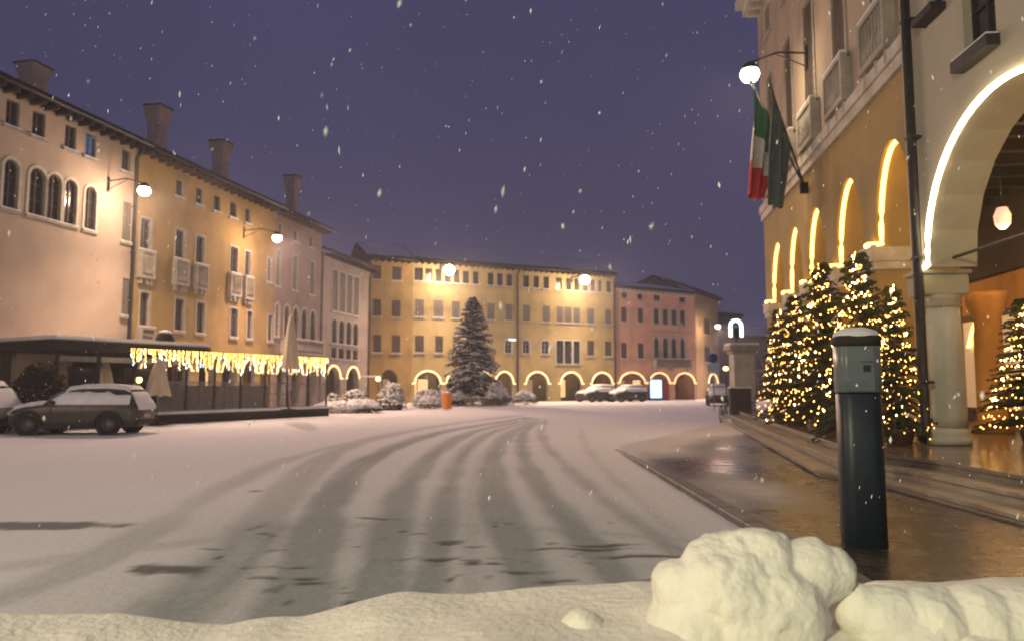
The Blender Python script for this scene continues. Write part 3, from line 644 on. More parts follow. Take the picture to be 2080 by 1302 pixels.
# inner row: column, arch beam and door on the back wall
for c, yy in ((FC.uv(2008, 700, 3.2)[0], 3.2), (sc + wA + .6, 4.0)):
    g = MB(); g.lathe([(.42, ZF + .004), (.42, ZF + .2), (.30, ZF + .26), (.29, 2.2), (.27, ZC - .6), (.42, ZC - .2), (.42, ZC)], c, yy, 20); g.build('inner_column', 'orange_plaster', cream)
mb = MB(); mb.box(-.5, 3.85, ZC + .95, LC, 4.15, ZC + 1.2); mb.build('ceiling_beam', 'dark', cream)
mb = MB(); mb.box(-.59, 6.10, 4.75, LC, 6.18, 5.88); mb.build('wall_plate', 'dark', cream)
for x_ in (sc + 1.7, sc + 5.6, sc + 8.6):
    mb = MB(); mb.box(x_, 6.08, ZF, x_ + 1.5, 6.18, 3.2); f = mb.build('shopfront', 'frame_wood', cream); mb = MB(); mb.box(x_ + .1, 6.065, ZF + .3, x_ + 1.4, 6.078, 3.05); mb.build('pane', 'shop_dim', f)
c = curve_top(cA[0][0], cA[0][1], ZC + RC, RC, 'semi', 32); mb = MB()
mb.tube([(sc - .30, -.03, ZC + .8), (sc - .30, -.03, ZC + .02), (sc - .26, -.04, ZC - .02), (c[0][0] - .06, -.04, ZC - .02)] + [(x, -.035, z) for x, z in c] + [(c[-1][0] + .3, -.035, ZC)], .046, 8)
tag(mb.build('light_strip', 'led_white', None, FC.p, FC.a), 'bright white-hot light strip round the big cream arch at the right edge', 'light strip', 'light strips on the cream arcade')
mb = MB(); mb.tube([(FR.uv(x, y, 5.0)[0], 5.0, FR.uv(x, y, 5.0)[1]) for x, y in ((1966, 704), (1969, 700), (1971, 686), (1975, 670), (1981, 654), (1990, 641))], .05, 6)
tag(mb.build('light_strip', 'led_warm', None, FR.p, FR.a), 'small curved light strip deep inside the arcade behind the thick round column', 'light strip', 'light strips on the arcade back wall')

# ---------------------------------------------------------------- platform and steps in front of both
B = [gnd(1478, 862), gnd(1665, 972), gnd(1805, 997), gnd(2080, 1074)]
B = [Vector((v.x, v.y, 0)) for v in B]; B.insert(0, B[0] + (B[0] - B[1]).normalized() * 3); B.append(Vector((B[-1].x, -4, 0)))
def inset(pts, d):
    out = []
    for i, p in enumerate(pts):
        t = (pts[min(i + 1, len(pts) - 1)] - pts[max(i - 1, 0)]).normalized(); out.append(p + Vector((-t.y, t.x, 0)) * d)   # to the right building
    return out
for k in range(3):
    ed_ = inset(B, .38 * k); z1 = .14 * (k + 1); z0 = .14 * k - (.3 if k == 0 else 0)
    mb = MB(); n = len(ed_); outer = [FR.w(-1.5, 3, 0)]
    wide = [v + Vector((9, 1.2, 0)) for v in ed_] if k == 2 else inset(B, .38 * (k + 1) + .05)
    for i in range(n - 1):
        a, b = ed_[i], ed_[i + 1]; c, d = wide[i + 1], wide[i]
        no = .055; t = (b - a).normalized(); q = Vector((t.y, -t.x, 0)) * no
        mb.quad((a.x, a.y, z0), (b.x, b.y, z0), (b.x, b.y, z1 - .05), (a.x, a.y, z1 - .05))
        mb.quad((a.x, a.y, z1 - .05), (b.x, b.y, z1 - .05), (b.x + q.x, b.y + q.y, z1 - .045), (a.x + q.x, a.y + q.y, z1 - .045))
        mb.quad((a.x + q.x, a.y + q.y, z1 - .045), (b.x + q.x, b.y + q.y, z1 - .045), (b.x + q.x, b.y + q.y, z1), (a.x + q.x, a.y + q.y, z1))
        mb.quad((a.x + q.x, a.y + q.y, z1), (b.x + q.x, b.y + q.y, z1), (c.x, c.y, z1), (d.x, d.y, z1), 0)
    if k == 0: steps = tag(link('arcade_steps', None), 'three long worn stone steps leading up to the arcades on the right', 'steps')
    mb.build('step' if k < 2 else 'landing', ['step_stone' if k < 2 else 'wet_stone'], steps)
# ---------------------------------------------------------------- ground: snow-covered square with wheel tracks
def seg_dist(X, Y, pts):
    best = np.full(X.shape, 1e9); 
    for (x0, y0), (x1, y1) in zip(pts, pts[1:]):
        dx, dy = x1 - x0, y1 - y0; L = dx * dx + dy * dy
        t = np.clip(((X - x0) * dx + (Y - y0) * dy) / L, 0, 1)
        best = np.minimum(best, np.hypot(X - x0 - t * dx, Y - y0 - t * dy))
    return best
def spline(pts, n=10):
    out = []; P = [np.array(p) for p in pts]; P = [2 * P[0] - P[1]] + P + [2 * P[-1] - P[-2]]
    for i in range(1, len(P) - 2):
        for k in range(n):
            t = k / n; out.append(.5 * (2 * P[i] + (P[i + 1] - P[i - 1]) * t + (2 * P[i - 1] - 5 * P[i] + 4 * P[i + 1] - P[i + 2]) * t * t + (3 * P[i] - P[i - 1] - 3 * P[i + 1] + P[i + 2]) * t ** 3))
    out.append(P[-2]); return out
def vnoise(X, Y, sc, seed=0, octv=4):
    """value noise on arrays"""
    rs = np.random.RandomState(seed); T = rs.rand(256, 256); out = np.zeros(X.shape); amp = 1; tot = 0
    for o in range(octv):
        x, y = X / sc * 2 ** o + 17.3 * o, Y / sc * 2 ** o + 5.1 * o
        xi, yi = np.floor(x).astype(int), np.floor(y).astype(int); fx, fy = x - xi, y - yi; fx = fx * fx * (3 - 2 * fx); fy = fy * fy * (3 - 2 * fy)
        g = lambda a, b: T[a % 256, b % 256]
        out += amp * ((g(xi, yi) * (1 - fx) + g(xi + 1, yi) * fx) * (1 - fy) + (g(xi, yi + 1) * (1 - fx) + g(xi + 1, yi + 1) * fx) * fy); tot += amp; amp *= .5
    return out / tot
# rows get coarser with distance from the place where the wheel tracks are
ys = [-6.0]
while ys[-1] < 100: ys.append(ys[-1] + (.045 if ys[-1] < 9 else .07 if ys[-1] < 14 else .14 if ys[-1] < 25 else .5 if ys[-1] < 50 else 2) * (3 if ys[-1] < 3 else 1))
ys = np.array(ys)
xs = [0.0]
while xs[-1] < 70: xs.append(xs[-1] + (.06 if xs[-1] < 8 else .12 if xs[-1] < 14 else .4 if xs[-1] < 25 else 3))
xs = np.array([-v for v in xs[:0:-1]] + xs)
GX, GY = np.meshgrid(xs, ys)
packed = np.zeros(GX.shape); bare = np.zeros(GX.shape)
def G2(px, py): v = gnd(px, py); return (v.x, v.y)
tracks = [([(250, 1290), (420, 1180), (520, 1080), (600, 980), (720, 900), (900, 862), (1060, 842)], .55, .55), 
          ([(560, 1300), (610, 1200), (640, 1100), (680, 1000), (760, 925), (900, 875), (1075, 846)], .5, .9),
          ([(760, 1300), (770, 1200), (795, 1080), (830, 980), (900, 905), (980, 870), (1090, 848)], .42, .8),
          ([(860, 1300), (870, 1200), (895, 1080), (915, 980), (950, 910), (1010, 872), (1100, 850)], .30, .75),
          ([(1150, 1290), (1090, 1180), (1040, 1080), (1005, 990), (1005, 920), (1035, 880), (1080, 858)], .42, .75),
          ([(1330, 1240), (1230, 1130), (1150, 1040), (1090, 970), (1062, 910), (1065, 875), (1090, 855)], .30, .8),
          ([(1480, 1190), (1350, 1090), (1240, 1015), (1160, 950), (1110, 900), (1100, 870), (1110, 850)], .22, .6),
          ([(-100, 1240), (150, 1150), (330, 1060), (460, 985), (620, 920), (850, 868), (1040, 842)], .35, .45),
          ([(-100, 1160), (150, 1125), (420, 1090), (700, 1060), (1000, 1060), (1300, 1080), (1500, 1100)], .20, .35),
          ([(1400, 1100), (1300, 1010), (1230, 950), (1190, 900), (1180, 870)], .14, .35),
          ([(960, 1300), (965, 1180), (958, 1080), (960, 990), (985, 920), (1030, 880), (1090, 855)], .16, .3)]
wob = (vnoise(GX, GY, 1.3, 3) - .5) * .22
for pts, wd, st in tracks:
    d = seg_dist(GX, GY, spline([G2(*p) for p in pts], 8)); 
    f = 1 / (1 + np.exp(np.clip((d + wob - wd * .5) / .04, -40, 40))) * (.62 + .55 * vnoise(d * 1.0 + GX * .02, GY * .04, .09, 41, 2)); packed = np.maximum(packed, f * st)
near = 1 / (1 + np.exp(np.clip((GY - 9.8 - 1.5 * (vnoise(GX, GY, 3, 9) - .5) * 2) / 1.1, -40, 40))) * np.clip((GX + 4.6) / 2.2, 0.15, 1) * (1 - .55 * np.clip((GX - .9) / 1.2, 0, 1))
slush = np.clip(near * (.58 + .6 * (vnoise(GX, GY, 1.6, 5) - .5)), 0, 1)
mid = 1 / (1 + np.exp(np.clip((GY - 16) / 2.5, -40, 40))) * .22
packed = np.clip(packed + slush * .55 + mid * vnoise(GX, GY, 4, 8), 0, 1)
fine = vnoise(GX, GY * .6, .16, 11, 3)
for px, py, a, b in ((350, 1145, .34, .16), (300, 1150, .2, .05), (590, 1162, .26, .05), (640, 1170, .22, .05), (910, 1090, .12, .10), (955, 1102, .10, .05), (870, 1125, .42, .07), (960, 1135, .25, .05), (1060, 1150, .22, .07), (1130, 1168, .12, .04),
                     (845, 1075, .12, .04), (765, 1210, .22, .06), (800, 1215, .2, .04), (430, 1106, .12, .03), (1150, 1105, .5, .06), (520, 993, .1, .1), (755, 1045, .25, .05), (560, 1140, .3, .03), (700, 1192, .1, .02), (1200, 1098, .4, .05), (1320, 1120, .5, .05)):
    x, y = G2(px, py); q = np.sqrt(((GX - x) / a / .72) ** 2 + ((GY - y) / b / .72) ** 2) + (fine - .5) * 3.2
    bare = np.maximum(bare, .85 / (1 + np.exp(np.clip((q - 1) / .22, -40, 40))))
x, y = G2(60, 1062); q = np.sqrt(((GX - x) / 1.05) ** 2 + ((GY - y) / .22) ** 2) + (fine - .5) * .7; bare = np.maximum(bare, .8 / (1 + np.exp(np.clip((q - 1) / .08, -40, 40))))
bare = np.clip(np.maximum(bare, (slush > .45) * np.clip((fine - .73) * 9, 0, 1) * .8), 0, 1)
Z = -.03 * packed - .006 * bare + .012 * (vnoise(GX, GY, 2.2, 2) - .5) + .004 * (fine - .5) - .02
# the square rises a little towards the houses on the left
n_r, n_c = GX.shape
vs = np.stack([GX, GY, Z], -1).reshape(-1, 3); idx = np.arange(n_r * n_c).reshape(n_r, n_c)
fs = np.stack([idx[:-1, :-1], idx[:-1, 1:], idx[1:, 1:], idx[1:, :-1]], -1).reshape(-1, 4)
me = bpy.data.meshes.new("ground"); me.vertices.add(len(vs)); me.vertices.foreach_set("co", vs.ravel().astype(np.float32))
me.loops.add(fs.size); me.loops.foreach_set("vertex_index", fs.ravel().astype(np.int32)); me.polygons.add(len(fs))
me.polygons.foreach_set("loop_start", np.arange(0, fs.size, 4, dtype=np.int32)); me.polygons.foreach_set("use_smooth", np.ones(len(fs), bool)); me.update()
for nm, arr in (("packed", packed), ("bare", bare)):
    at_r = me.attributes.new(nm, 'FLOAT', 'POINT'); at_r.data.foreach_set("value", arr.ravel().astype(np.float32))
def snow_ground_mat(name, clean, pack, bare_c):
    m = mat(name, clean, .7); n, l = m.node_tree.nodes, m.node_tree.links; b = n["Principled BSDF"]
    t = n.new("ShaderNodeTexCoord"); A = n.new("ShaderNodeAttribute"); A.attribute_name = "packed"; B_ = n.new("ShaderNodeAttribute"); B_.attribute_name = "bare"
    nz = n.new("ShaderNodeTexNoise"); nz.inputs["Scale"].default_value = 7; nz.inputs["Detail"].default_value = 7; nz.inputs["Roughness"].default_value = .7; l.new(t.outputs["Object"], nz.inputs["Vector"])
    ad = n.new("ShaderNodeMath"); ad.operation = 'MULTIPLY_ADD'; l.new(nz.outputs[0], ad.inputs[0]); ad.inputs[1].default_value = .5; ad.inputs[2].default_value = .75
    mu = n.new("ShaderNodeMath"); mu.operation = 'MULTIPLY'; mu.use_clamp = True; l.new(A.outputs["Fac"], mu.inputs[0]); l.new(ad.outputs[0], mu.inputs[1])
    x = n.new("ShaderNodeMix"); x.data_type = 'RGBA'; x.inputs[6].default_value = (*clean, 1); x.inputs[7].default_value = (*pack, 1); l.new(mu.outputs[0], x.inputs[0])
    y_ = n.new("ShaderNodeMix"); y_.data_type = 'RGBA'; l.new(x.outputs[2], y_.inputs[6]); y_.inputs[7].default_value = (*bare_c, 1); l.new(B_.outputs["Fac"], y_.inputs[0])
    l.new(y_.outputs[2], b.inputs["Base Color"])
    r = n.new("ShaderNodeMapRange"); r.inputs["To Min"].default_value = .8; r.inputs["To Max"].default_value = .9; l.new(B_.outputs["Fac"], r.inputs[0]); l.new(r.outputs[0], b.inputs["Roughness"])
    bn = n.new("ShaderNodeTexNoise"); bn.inputs["Scale"].default_value = 14; bn.inputs["Detail"].default_value = 6; l.new(t.outputs["Object"], bn.inputs["Vector"])
    bp = n.new("ShaderNodeBump"); bp.inputs["Strength"].default_value = .5; bp.inputs["Distance"].default_value = .03; l.new(bn.outputs[0], bp.inputs["Height"]); l.new(bp.outputs[0], b.inputs["Normal"])
    return m
M['ground_snow'] = snow_ground_mat('ground_snow', (.83, .84, .86), (.30, .345, .345), (.06, .065, .065)); M['ground_snow'].node_tree.nodes['Principled BSDF'].inputs['Specular IOR Level'].default_value = .2
me.materials.append(M['ground_snow']); tag(link('ground', me), None, None, kind='structure')
far = MB(); far.quad((-95, -30, -.12), (95, -30, -.12), (95, 128, -.12), (-95, 128, -.12)); tag(far.build('terrain', 'snow'), None, None, kind='structure')

# ---------------------------------------------------------------- paved strip in front of the arcades: wet stone, thin snow farther off
px_ = np.concatenate([np.arange(2.46, 10.5, .06)]); py_ = np.concatenate([np.arange(-4, 2, .3), np.arange(2, 14, .07), np.arange(14, 30.2, .2)])
PX, PY = np.meshgrid(px_, py_)
# the outer edge follows the kerb, then bends away with the steps
edge = np.where(PY < 17.5, 2.46, 2.46 + (PY - 17.5) * .50); PX = np.maximum(PX, edge)
thin = np.clip((PY - 8) / 16, 0, 1) * .75 - .24 + (vnoise(PX, PY, 1.8, 21) - .5) * .8
thin += .75 * np.exp(-(((PX - 3.3) / .6) ** 2 + ((PY - 10.4) / 1.6) ** 2)) + .3 * np.exp(-((PX - 2.46) / .25) ** 2)
thin += np.clip((PY - 14) / 3.0, 0, 1) * .8 * np.clip(1.6 - (PX - edge) / 1.5, 0, 1) + np.clip((PY - 21) / 5, 0, 1)
thin = np.clip(thin, 0, 1.4)
PZ = .045 + .006 * thin + .004 * (vnoise(PX, PY, .7, 4) - .5)
PZ[:, 0] = -.1
n_r, n_c = PX.shape; vs = np.stack([PX, PY, PZ], -1).reshape(-1, 3); idx = np.arange(n_r * n_c).reshape(n_r, n_c)
fs = np.stack([idx[:-1, :-1], idx[:-1, 1:], idx[1:, 1:], idx[1:, :-1]], -1).reshape(-1, 4)
me = bpy.data.meshes.new("pavement"); me.from_pydata(vs.tolist(), [], fs.tolist()); me.update()
a_ = me.attributes.new("thin", 'FLOAT', 'POINT'); a_.data.foreach_set("value", thin.ravel().astype(np.float32))
m = mat('wet_paving', (.07, .06, .05), .3); n, l = m.node_tree.nodes, m.node_tree.links; b = n["Principled BSDF"]
t = n.new("ShaderNodeTexCoord"); br = n.new("ShaderNodeTexBrick"); br.inputs["Scale"].default_value = 1.6; br.inputs["Mortar Size"].default_value = .02; br.inputs["Color1"].default_value = (.088, .070, .056, 1); br.inputs["Color2"].default_value = (.055, .045, .037, 1); br.inputs["Mortar"].default_value = (.02, .018, .016, 1)
l.new(t.outputs["Object"], br.inputs["Vector"])
A = n.new("ShaderNodeAttribute"); A.attribute_name = "thin"; nz = n.new("ShaderNodeTexNoise"); nz.inputs["Scale"].default_value = 3; nz.inputs["Detail"].default_value = 8; nz.inputs["Roughness"].default_value = .7; l.new(t.outputs["Object"], nz.inputs["Vector"])
mm = n.new("ShaderNodeMath"); mm.operation = 'MULTIPLY_ADD'; l.new(nz.outputs[0], mm.inputs[0]); mm.inputs[1].default_value = .9; mm.inputs[2].default_value = -.45
m2_ = n.new("ShaderNodeMath"); m2_.operation = 'ADD'; m2_.use_clamp = True; l.new(mm.outputs[0], m2_.inputs[0]); l.new(A.outputs["Fac"], m2_.inputs[1])
sc_ = n.new("ShaderNodeMath"); sc_.operation = 'MULTIPLY'; l.new(m2_.outputs[0], sc_.inputs[0]); sc_.inputs[1].default_value = .86
x = n.new("ShaderNodeMix"); x.data_type = 'RGBA'; l.new(sc_.outputs[0], x.inputs[0]); l.new(br.outputs[0], x.inputs[6]); x.inputs[7].default_value = (.72, .71, .70, 1); l.new(x.outputs[2], b.inputs["Base Color"])
rr = n.new("ShaderNodeMapRange"); rr.inputs["To Min"].default_value = .26; rr.inputs["To Max"].default_value = .75; l.new(m2_.outputs[0], rr.inputs[0]); l.new(rr.outputs[0], b.inputs["Roughness"])
bp = n.new("ShaderNodeBump"); bp.inputs["Strength"].default_value = .35; bp.inputs["Distance"].default_value = .02; l.new(nz.outputs[0], bp.inputs["Height"]); l.new(bp.outputs[0], b.inputs["Normal"])
me.materials.append(m); tag(link('pavement', me), None, None, kind='structure')
# kerb stone along its edge
mb = MB(); y = -4.0
while y < 17.4: mb.box(2.40, y, -.2, 2.62, y + .97, .052 - max(0, y - 13) * .018, 0, .012); y += .985
tag(mb.build('kerb', 'kerb_stone'), None, None, kind='structure')

# ---------------------------------------------------------------- snow on the car's windscreen and bonnet, shaped as a heap before the camera
def interp(v, pts):
    for (a, b), (c, d) in zip(pts, pts[1:]):
        if v <= c: t = max(0, min(1, (v - a) / (c - a))); t = t * t * (3 - 2 * t); return b + (d - b) * t
    return pts[-1][1]
sil = [(-300, 1245), (0, 1248), (250, 1250), (450, 1271), (600, 1250), (850, 1200), (1100, 1184), (1320, 1180), (1500, 1185), (1690, 1215), (1760, 1190), (1900, 1192), (2080, 1174), (2400, 1165)]
YB = 2.05
bx = np.arange(-2.3, 2.6, .016); by = np.arange(1.25, 3.05, .016); BX, BY = np.meshgrid(bx, by)
crest = np.array([at(CX + FPX * x / YB * 1.0, interp(CX + FPX * x / YB, sil), YB).z for x in bx])
t = (BY - YB)
prof = np.where(t > 0, 1 - np.clip(t / .75, 0, 1) ** 1.35, 1 - .05 * np.clip(-t / .8, 0, 1) ** 2)
rag = (vnoise(BX, BY, .5, 31, 3) - .5) * .09 + (vnoise(BX, BY, .10, 33, 3) - .5) * .013
HZ = np.clip(crest[None, :] * prof + rag * np.clip(prof * 2, 0, 1) * (t < .06) * 0.55 + rag * .35, -.12, 2)
HZ = np.where(BY < 1.32, -.1, HZ)
n_r, n_c = BX.shape; vs = np.stack([BX, BY, HZ], -1).reshape(-1, 3); idx = np.arange(n_r * n_c).reshape(n_r, n_c)
fs = np.stack([idx[:-1, :-1], idx[:-1, 1:], idx[1:, 1:], idx[1:, :-1]], -1).reshape(-1, 4)
me = bpy.data.meshes.new("windscreen_snow"); me.vertices.add(len(vs)); me.vertices.foreach_set("co", vs.ravel().astype(np.float32))
me.loops.add(fs.size); me.loops.foreach_set("vertex_index", fs.ravel().astype(np.int32)); me.polygons.add(len(fs))
me.polygons.foreach_set("loop_start", np.arange(0, fs.size, 4, dtype=np.int32)); me.polygons.foreach_set("use_smooth", np.ones(len(fs), bool)); me.update()
me.materials.append(M['bonnet_snow']); tag(link('windscreen_snow', me), 'long low bank across the whole foreground, standing for snow on the windscreen', 'windscreen snow', kind='thing')
def lump(label, lobes, c, seed, sub=6, rough=.02):
    """one chunk of snow: the union of round lobes seen from its middle, roughened"""
    bm = bmesh.new(); bmesh.ops.create_icosphere(bm, subdivisions=sub, radius=1); c = Vector(c)
    for v in bm.verts:
        d = v.co.normalized(); best = .02
        for (x, y, z, r) in lobes:
            q = Vector((x, y, z)) - c; bq = q.dot(d); disc = bq * bq - (q.length_squared - r * r)
            if disc >= 0: best = max(best, bq + math.sqrt(disc))
        p = d * best
        k = noise.noise(p * 6 + Vector((seed, 0, 0))) * rough * 1.5 + noise.noise(p * 15 + Vector((0, seed, 0))) * rough * .6 + noise.noise(p * 38) * rough * .24 + noise.noise(p * 90) * rough * .12
        v.co = p + d * k
    for _ in range(2): bmesh.ops.smooth_vert(bm, verts=bm.verts, factor=.35, use_axis_x=True, use_axis_y=True, use_axis_z=True)
    me = bpy.data.meshes.new('snow_lump'); bm.to_mesh(me); bm.free(); me.polygons.foreach_set("use_smooth", [True] * len(me.polygons)); me.materials.append(M['bonnet_snow'])
    return tag(link('snow_lump', me, None, c), label, 'lump of snow', 'lumps on the windscreen snow')
YL = 1.72
def lb(px, py, rp, dy=0): v = at(px, py, YL + dy); return (v.x, v.y, v.z, rp / FPX * (YL + dy))
lump('big tall lump of snow on the windscreen snow, left of the blue-grey pillar', [lb(1480, 1195, 105), lb(1550, 1150, 76), lb(1450, 1150, 66), lb(1400, 1210, 72), lb(1640, 1165, 68), lb(1690, 1165, 52), lb(1560, 1225, 110), lb(1420, 1300, 110), lb(1500, 1320, 130), lb(1728, 1152, 20), lb(1600, 1300, 80), lb(1645, 1132, 34), lb(1575, 1112, 36), lb(1515, 1116, 38)], at(1500, 1230, YL), 3.1, 6)
lump('rounded lump of snow at the bottom right beside the tallest one', [lb(1800, 1262, 70), lb(1740, 1238, 50), lb(1880, 1270, 76), lb(1980, 1275, 84), lb(2060, 1280, 90), lb(1850, 1330, 100)], at(1880, 1290, YL), 9.7, 6, .016)
lump('small low lump of snow at the bottom edge left of the tallest one', [lb(1190, 1290, 46), lb(1165, 1305, 40), lb(1215, 1310, 44)], at(1190, 1300, YL), 5.5, 5, .012)

# ---------------------------------------------------------------- conifers
M['needles'] = noisy('needles', (.030, .050, .022), (.055, .075, .03), 6, rough=.8, bump=0)
M['needles_cold'] = noisy('needles_cold', (.030, .042, .034), (.050, .062, .048), 3, rough=.8, bump=0)
M['bark'] = noisy('bark', (.09, .06, .04), (.05, .035, .025), 6, bump=.5)
def conifer(H, Rb, nb, tw, droop, seed, snowy=False, z0=.25, tl=.16, wid=.02):
    """trunk, crown of many needle twigs and, when snowy, the snow lying on its branches"""
    r = random.Random(seed); t = MB(); t.tube([(0, 0, 0), (0, 0, H * .5), (0, 0, H * .98)], [Rb * .055, Rb * .035, .01], 8)
    c = MB(); s = MB(); tips = []
    for i in range(nb):
        f = (i + r.random()) / nb; f = f ** .82; zb = z0 + (H - z0) * f * .985; a = r.random() * 6.2832 + i * 2.4
        L = Rb * (1 - f) ** (.68 if snowy else .92) * r.uniform(.78, 1.1) + .06; dz = L * (r.uniform(.15, .35) * (f > .6) - droop * (1 - f) * r.uniform(.6, 1.2))
        ca, sa = math.cos(a), math.sin(a); n = max(3, int(L / tw)); prev = None
        t.tube([(0, 0, zb), (ca * L * .95, sa * L * .95, zb + dz)], [.012 + .01 * L, .004], 3)
        for k in range(n):
            u = (k + .6) / n; bx_, by_, bz = ca * L * u, sa * L * u, zb + dz * u ** 1.2 + .04 * math.sin(u * 3) * L
            tips.append((bx_, by_, bz, a, u, L))
            for sd in (-1, 1, 0):
                q = r.uniform(.7, 1.25) * tl * (1.25 - .6 * u) * (1 if sd else .8) * (1 + L * .25); an = a + sd * r.uniform(.6, 1.15) + (0 if sd else r.uniform(-.4, .4))
                ex, ey, ez = bx_ + math.cos(an) * q, by_ + math.sin(an) * q, bz - q * r.uniform(.05, .45)
                w = wid * r.uniform(.8, 1.4) * (1 + L * .5); nx, ny = -math.sin(an) * w, math.cos(an) * w
                c.add([(bx_, by_, bz), ((bx_ + ex) / 2 + nx, (by_ + ey) / 2 + ny, (bz + ez) / 2 + .004), (ex, ey, ez), ((bx_ + ex) / 2 - nx, (by_ + ey) / 2 - ny, (bz + ez) / 2 - w * .4),
                       ((bx_ + ex) / 2, (by_ + ey) / 2, (bz + ez) / 2 - w * 1.5)], [(0, 1, 2, 3), (0, 4, 2)])
            if snowy and r.random() < .62:
                w = L * .11 * (1.2 - .6 * u) + .05; nx, ny = -sa * w, ca * w; e_ = L / n * .8
                p0, p1 = Vector((bx_ - ca * e_, by_ - sa * e_, bz - dz / n * .8 + .05)), Vector((bx_ + ca * e_ * 1.1, by_ + sa * e_ * 1.1, bz + dz / n - .02))
                mid_ = (p0 + p1) / 2 + Vector((0, 0, .07)); nn = Vector((nx, ny, -.05)); jj = r.uniform(.6, 1.3)
                s.add([p0, mid_ + nn * jj + Vector((0, 0, -.06)), p1, mid_ - nn * jj + Vector((0, 0, -.06)), mid_, mid_ - Vector((0, 0, .16))], [(0, 1, 4), (1, 2, 4), (2, 3, 4), (3, 0, 4), (1, 0, 5), (2, 1, 5), (3, 2, 5), (0, 3, 5)], 0, True)
                if r.random() < .5:
                    for sd in (-1, 1):
                        an = a + sd * .8; q = tl * 1.2 * (1 + L * .25); s.octa((bx_ + math.cos(an) * q * .6, by_ + math.sin(an) * q * .6, bz + .01), .07 + .03 * L, 0, (1.1, 1.1, .45))
    return t, c, s, tips
# --- the row of lit Christmas trees before the arcade
def pos_tree(px, py_top, L_, dz=FLO):
    k = (px - 1250) / FPX; Y = L_ / max(.05, (math.tan(math.atan(k)) )); return Y
mt, mc, ms_, tips = conifer(1.0, .40, 130, .045, .30, 5, z0=.05, tl=.062, wid=.006)
m_trunk, m_crown = mt.mesh('trunk', 'bark'), mc.mesh('crown', 'needles')
def lights_mesh(tips, seed, n, r0, wire=True):
    r = random.Random(seed); b = MB(); turns = 13; pts = []
    # strings wound round the crown as a spiral
    N = n
    for i in range(N):
        f = i / N; z = .07 + .92 * f ** .85; rad_ = .40 * (1 - z) ** .92 * r.uniform(.72, 1.04) + .008; a = f ** .8 * turns * 6.2832 + r.uniform(-.08, .08)
        p = (math.cos(a) * rad_, math.sin(a) * rad_, z - .30 * rad_ * .6 + r.uniform(-.016, .016)); pts.append(p)
        q = r.random(); b.octa(p, r0 * (1.35 if q < .15 else r.uniform(.7, 1.05)), 2 if q < .15 else 0)
    if wire: b.tube(pts[::2], .0011, 3, 1)
    return b.mesh('string_lights', ['bulb_warm', 'dark', 'bulb_bright'])
m_l = [lights_mesh(tips, 70 + k, 360, .0056) for k in range(3)]
pot = MB(); pot.lathe([(.20, 0), (.25, .22), (.27, .23), (.27, .27), (.24, .27), (.23, .24)], n=14); 
m_pot = pot.mesh('planter', 'planter_clay')
TR = [(1588, 627, 21.6, 'at the far end of the arcade row'), (1621, 600, 19.9, 'second from the far end of the row'), (1675, 534, 17.4, 'third from the far end of the row'),
      (1749, 511, 14.8, 'directly behind the blue-grey pillar'), (1822, 577, 13.3, 'right of the blue-grey pillar')]
for i, (px, py, Y, lb_) in enumerate(TR):
    base = at(px, 785, Y); top = at(px, py, Y); H = top.z - FLO - .14; rw = (.68 if i < 4 else .56)
    t = thing('christmas_tree', 'lit Christmas tree ' + lb_, 'Christmas tree', (base.x, base.y, FLO), i * 1.3, 'row of Christmas trees in front of the arcade')
    for nm, me_ in (('trunk', m_trunk), ('crown', m_crown)): o = link(nm, me_, t, (0, 0, .12)); o.scale = (H * rw, H * rw, H)
    link('planter', m_pot, t)
    sl = link('string_lights', m_l[i % 3], None, (base.x, base.y, FLO + .12), i * 1.3 + .4); sl.scale = (H * rw, H * rw, H)
    tag(sl, 'warm string lights wound on the Christmas tree ' + lb_, 'string lights', 'string lights on the trees')
p = FC.w(sc + 3.0, 5.0, ZF); H = 2.45
q = at(2092, 700, 13.6); 
t = thing('christmas_tree', 'densely lit Christmas tree inside the cream arcade at the right edge', 'Christmas tree', (q.x, q.y, ZF)); 
for nm, me_ in (('trunk', m_trunk), ('crown', m_crown)): o = link(nm, me_, t, (0, 0, .2)); o.scale = (H, H, H)
link('planter', m_pot, t)
sl = link('string_lights', lights_mesh(tips, 99, 560, .0062), None, (q.x, q.y, ZF + .2)); sl.scale = (H, H, H)
tag(sl, 'dense warm string lights on the tree inside the cream arcade', 'string lights')
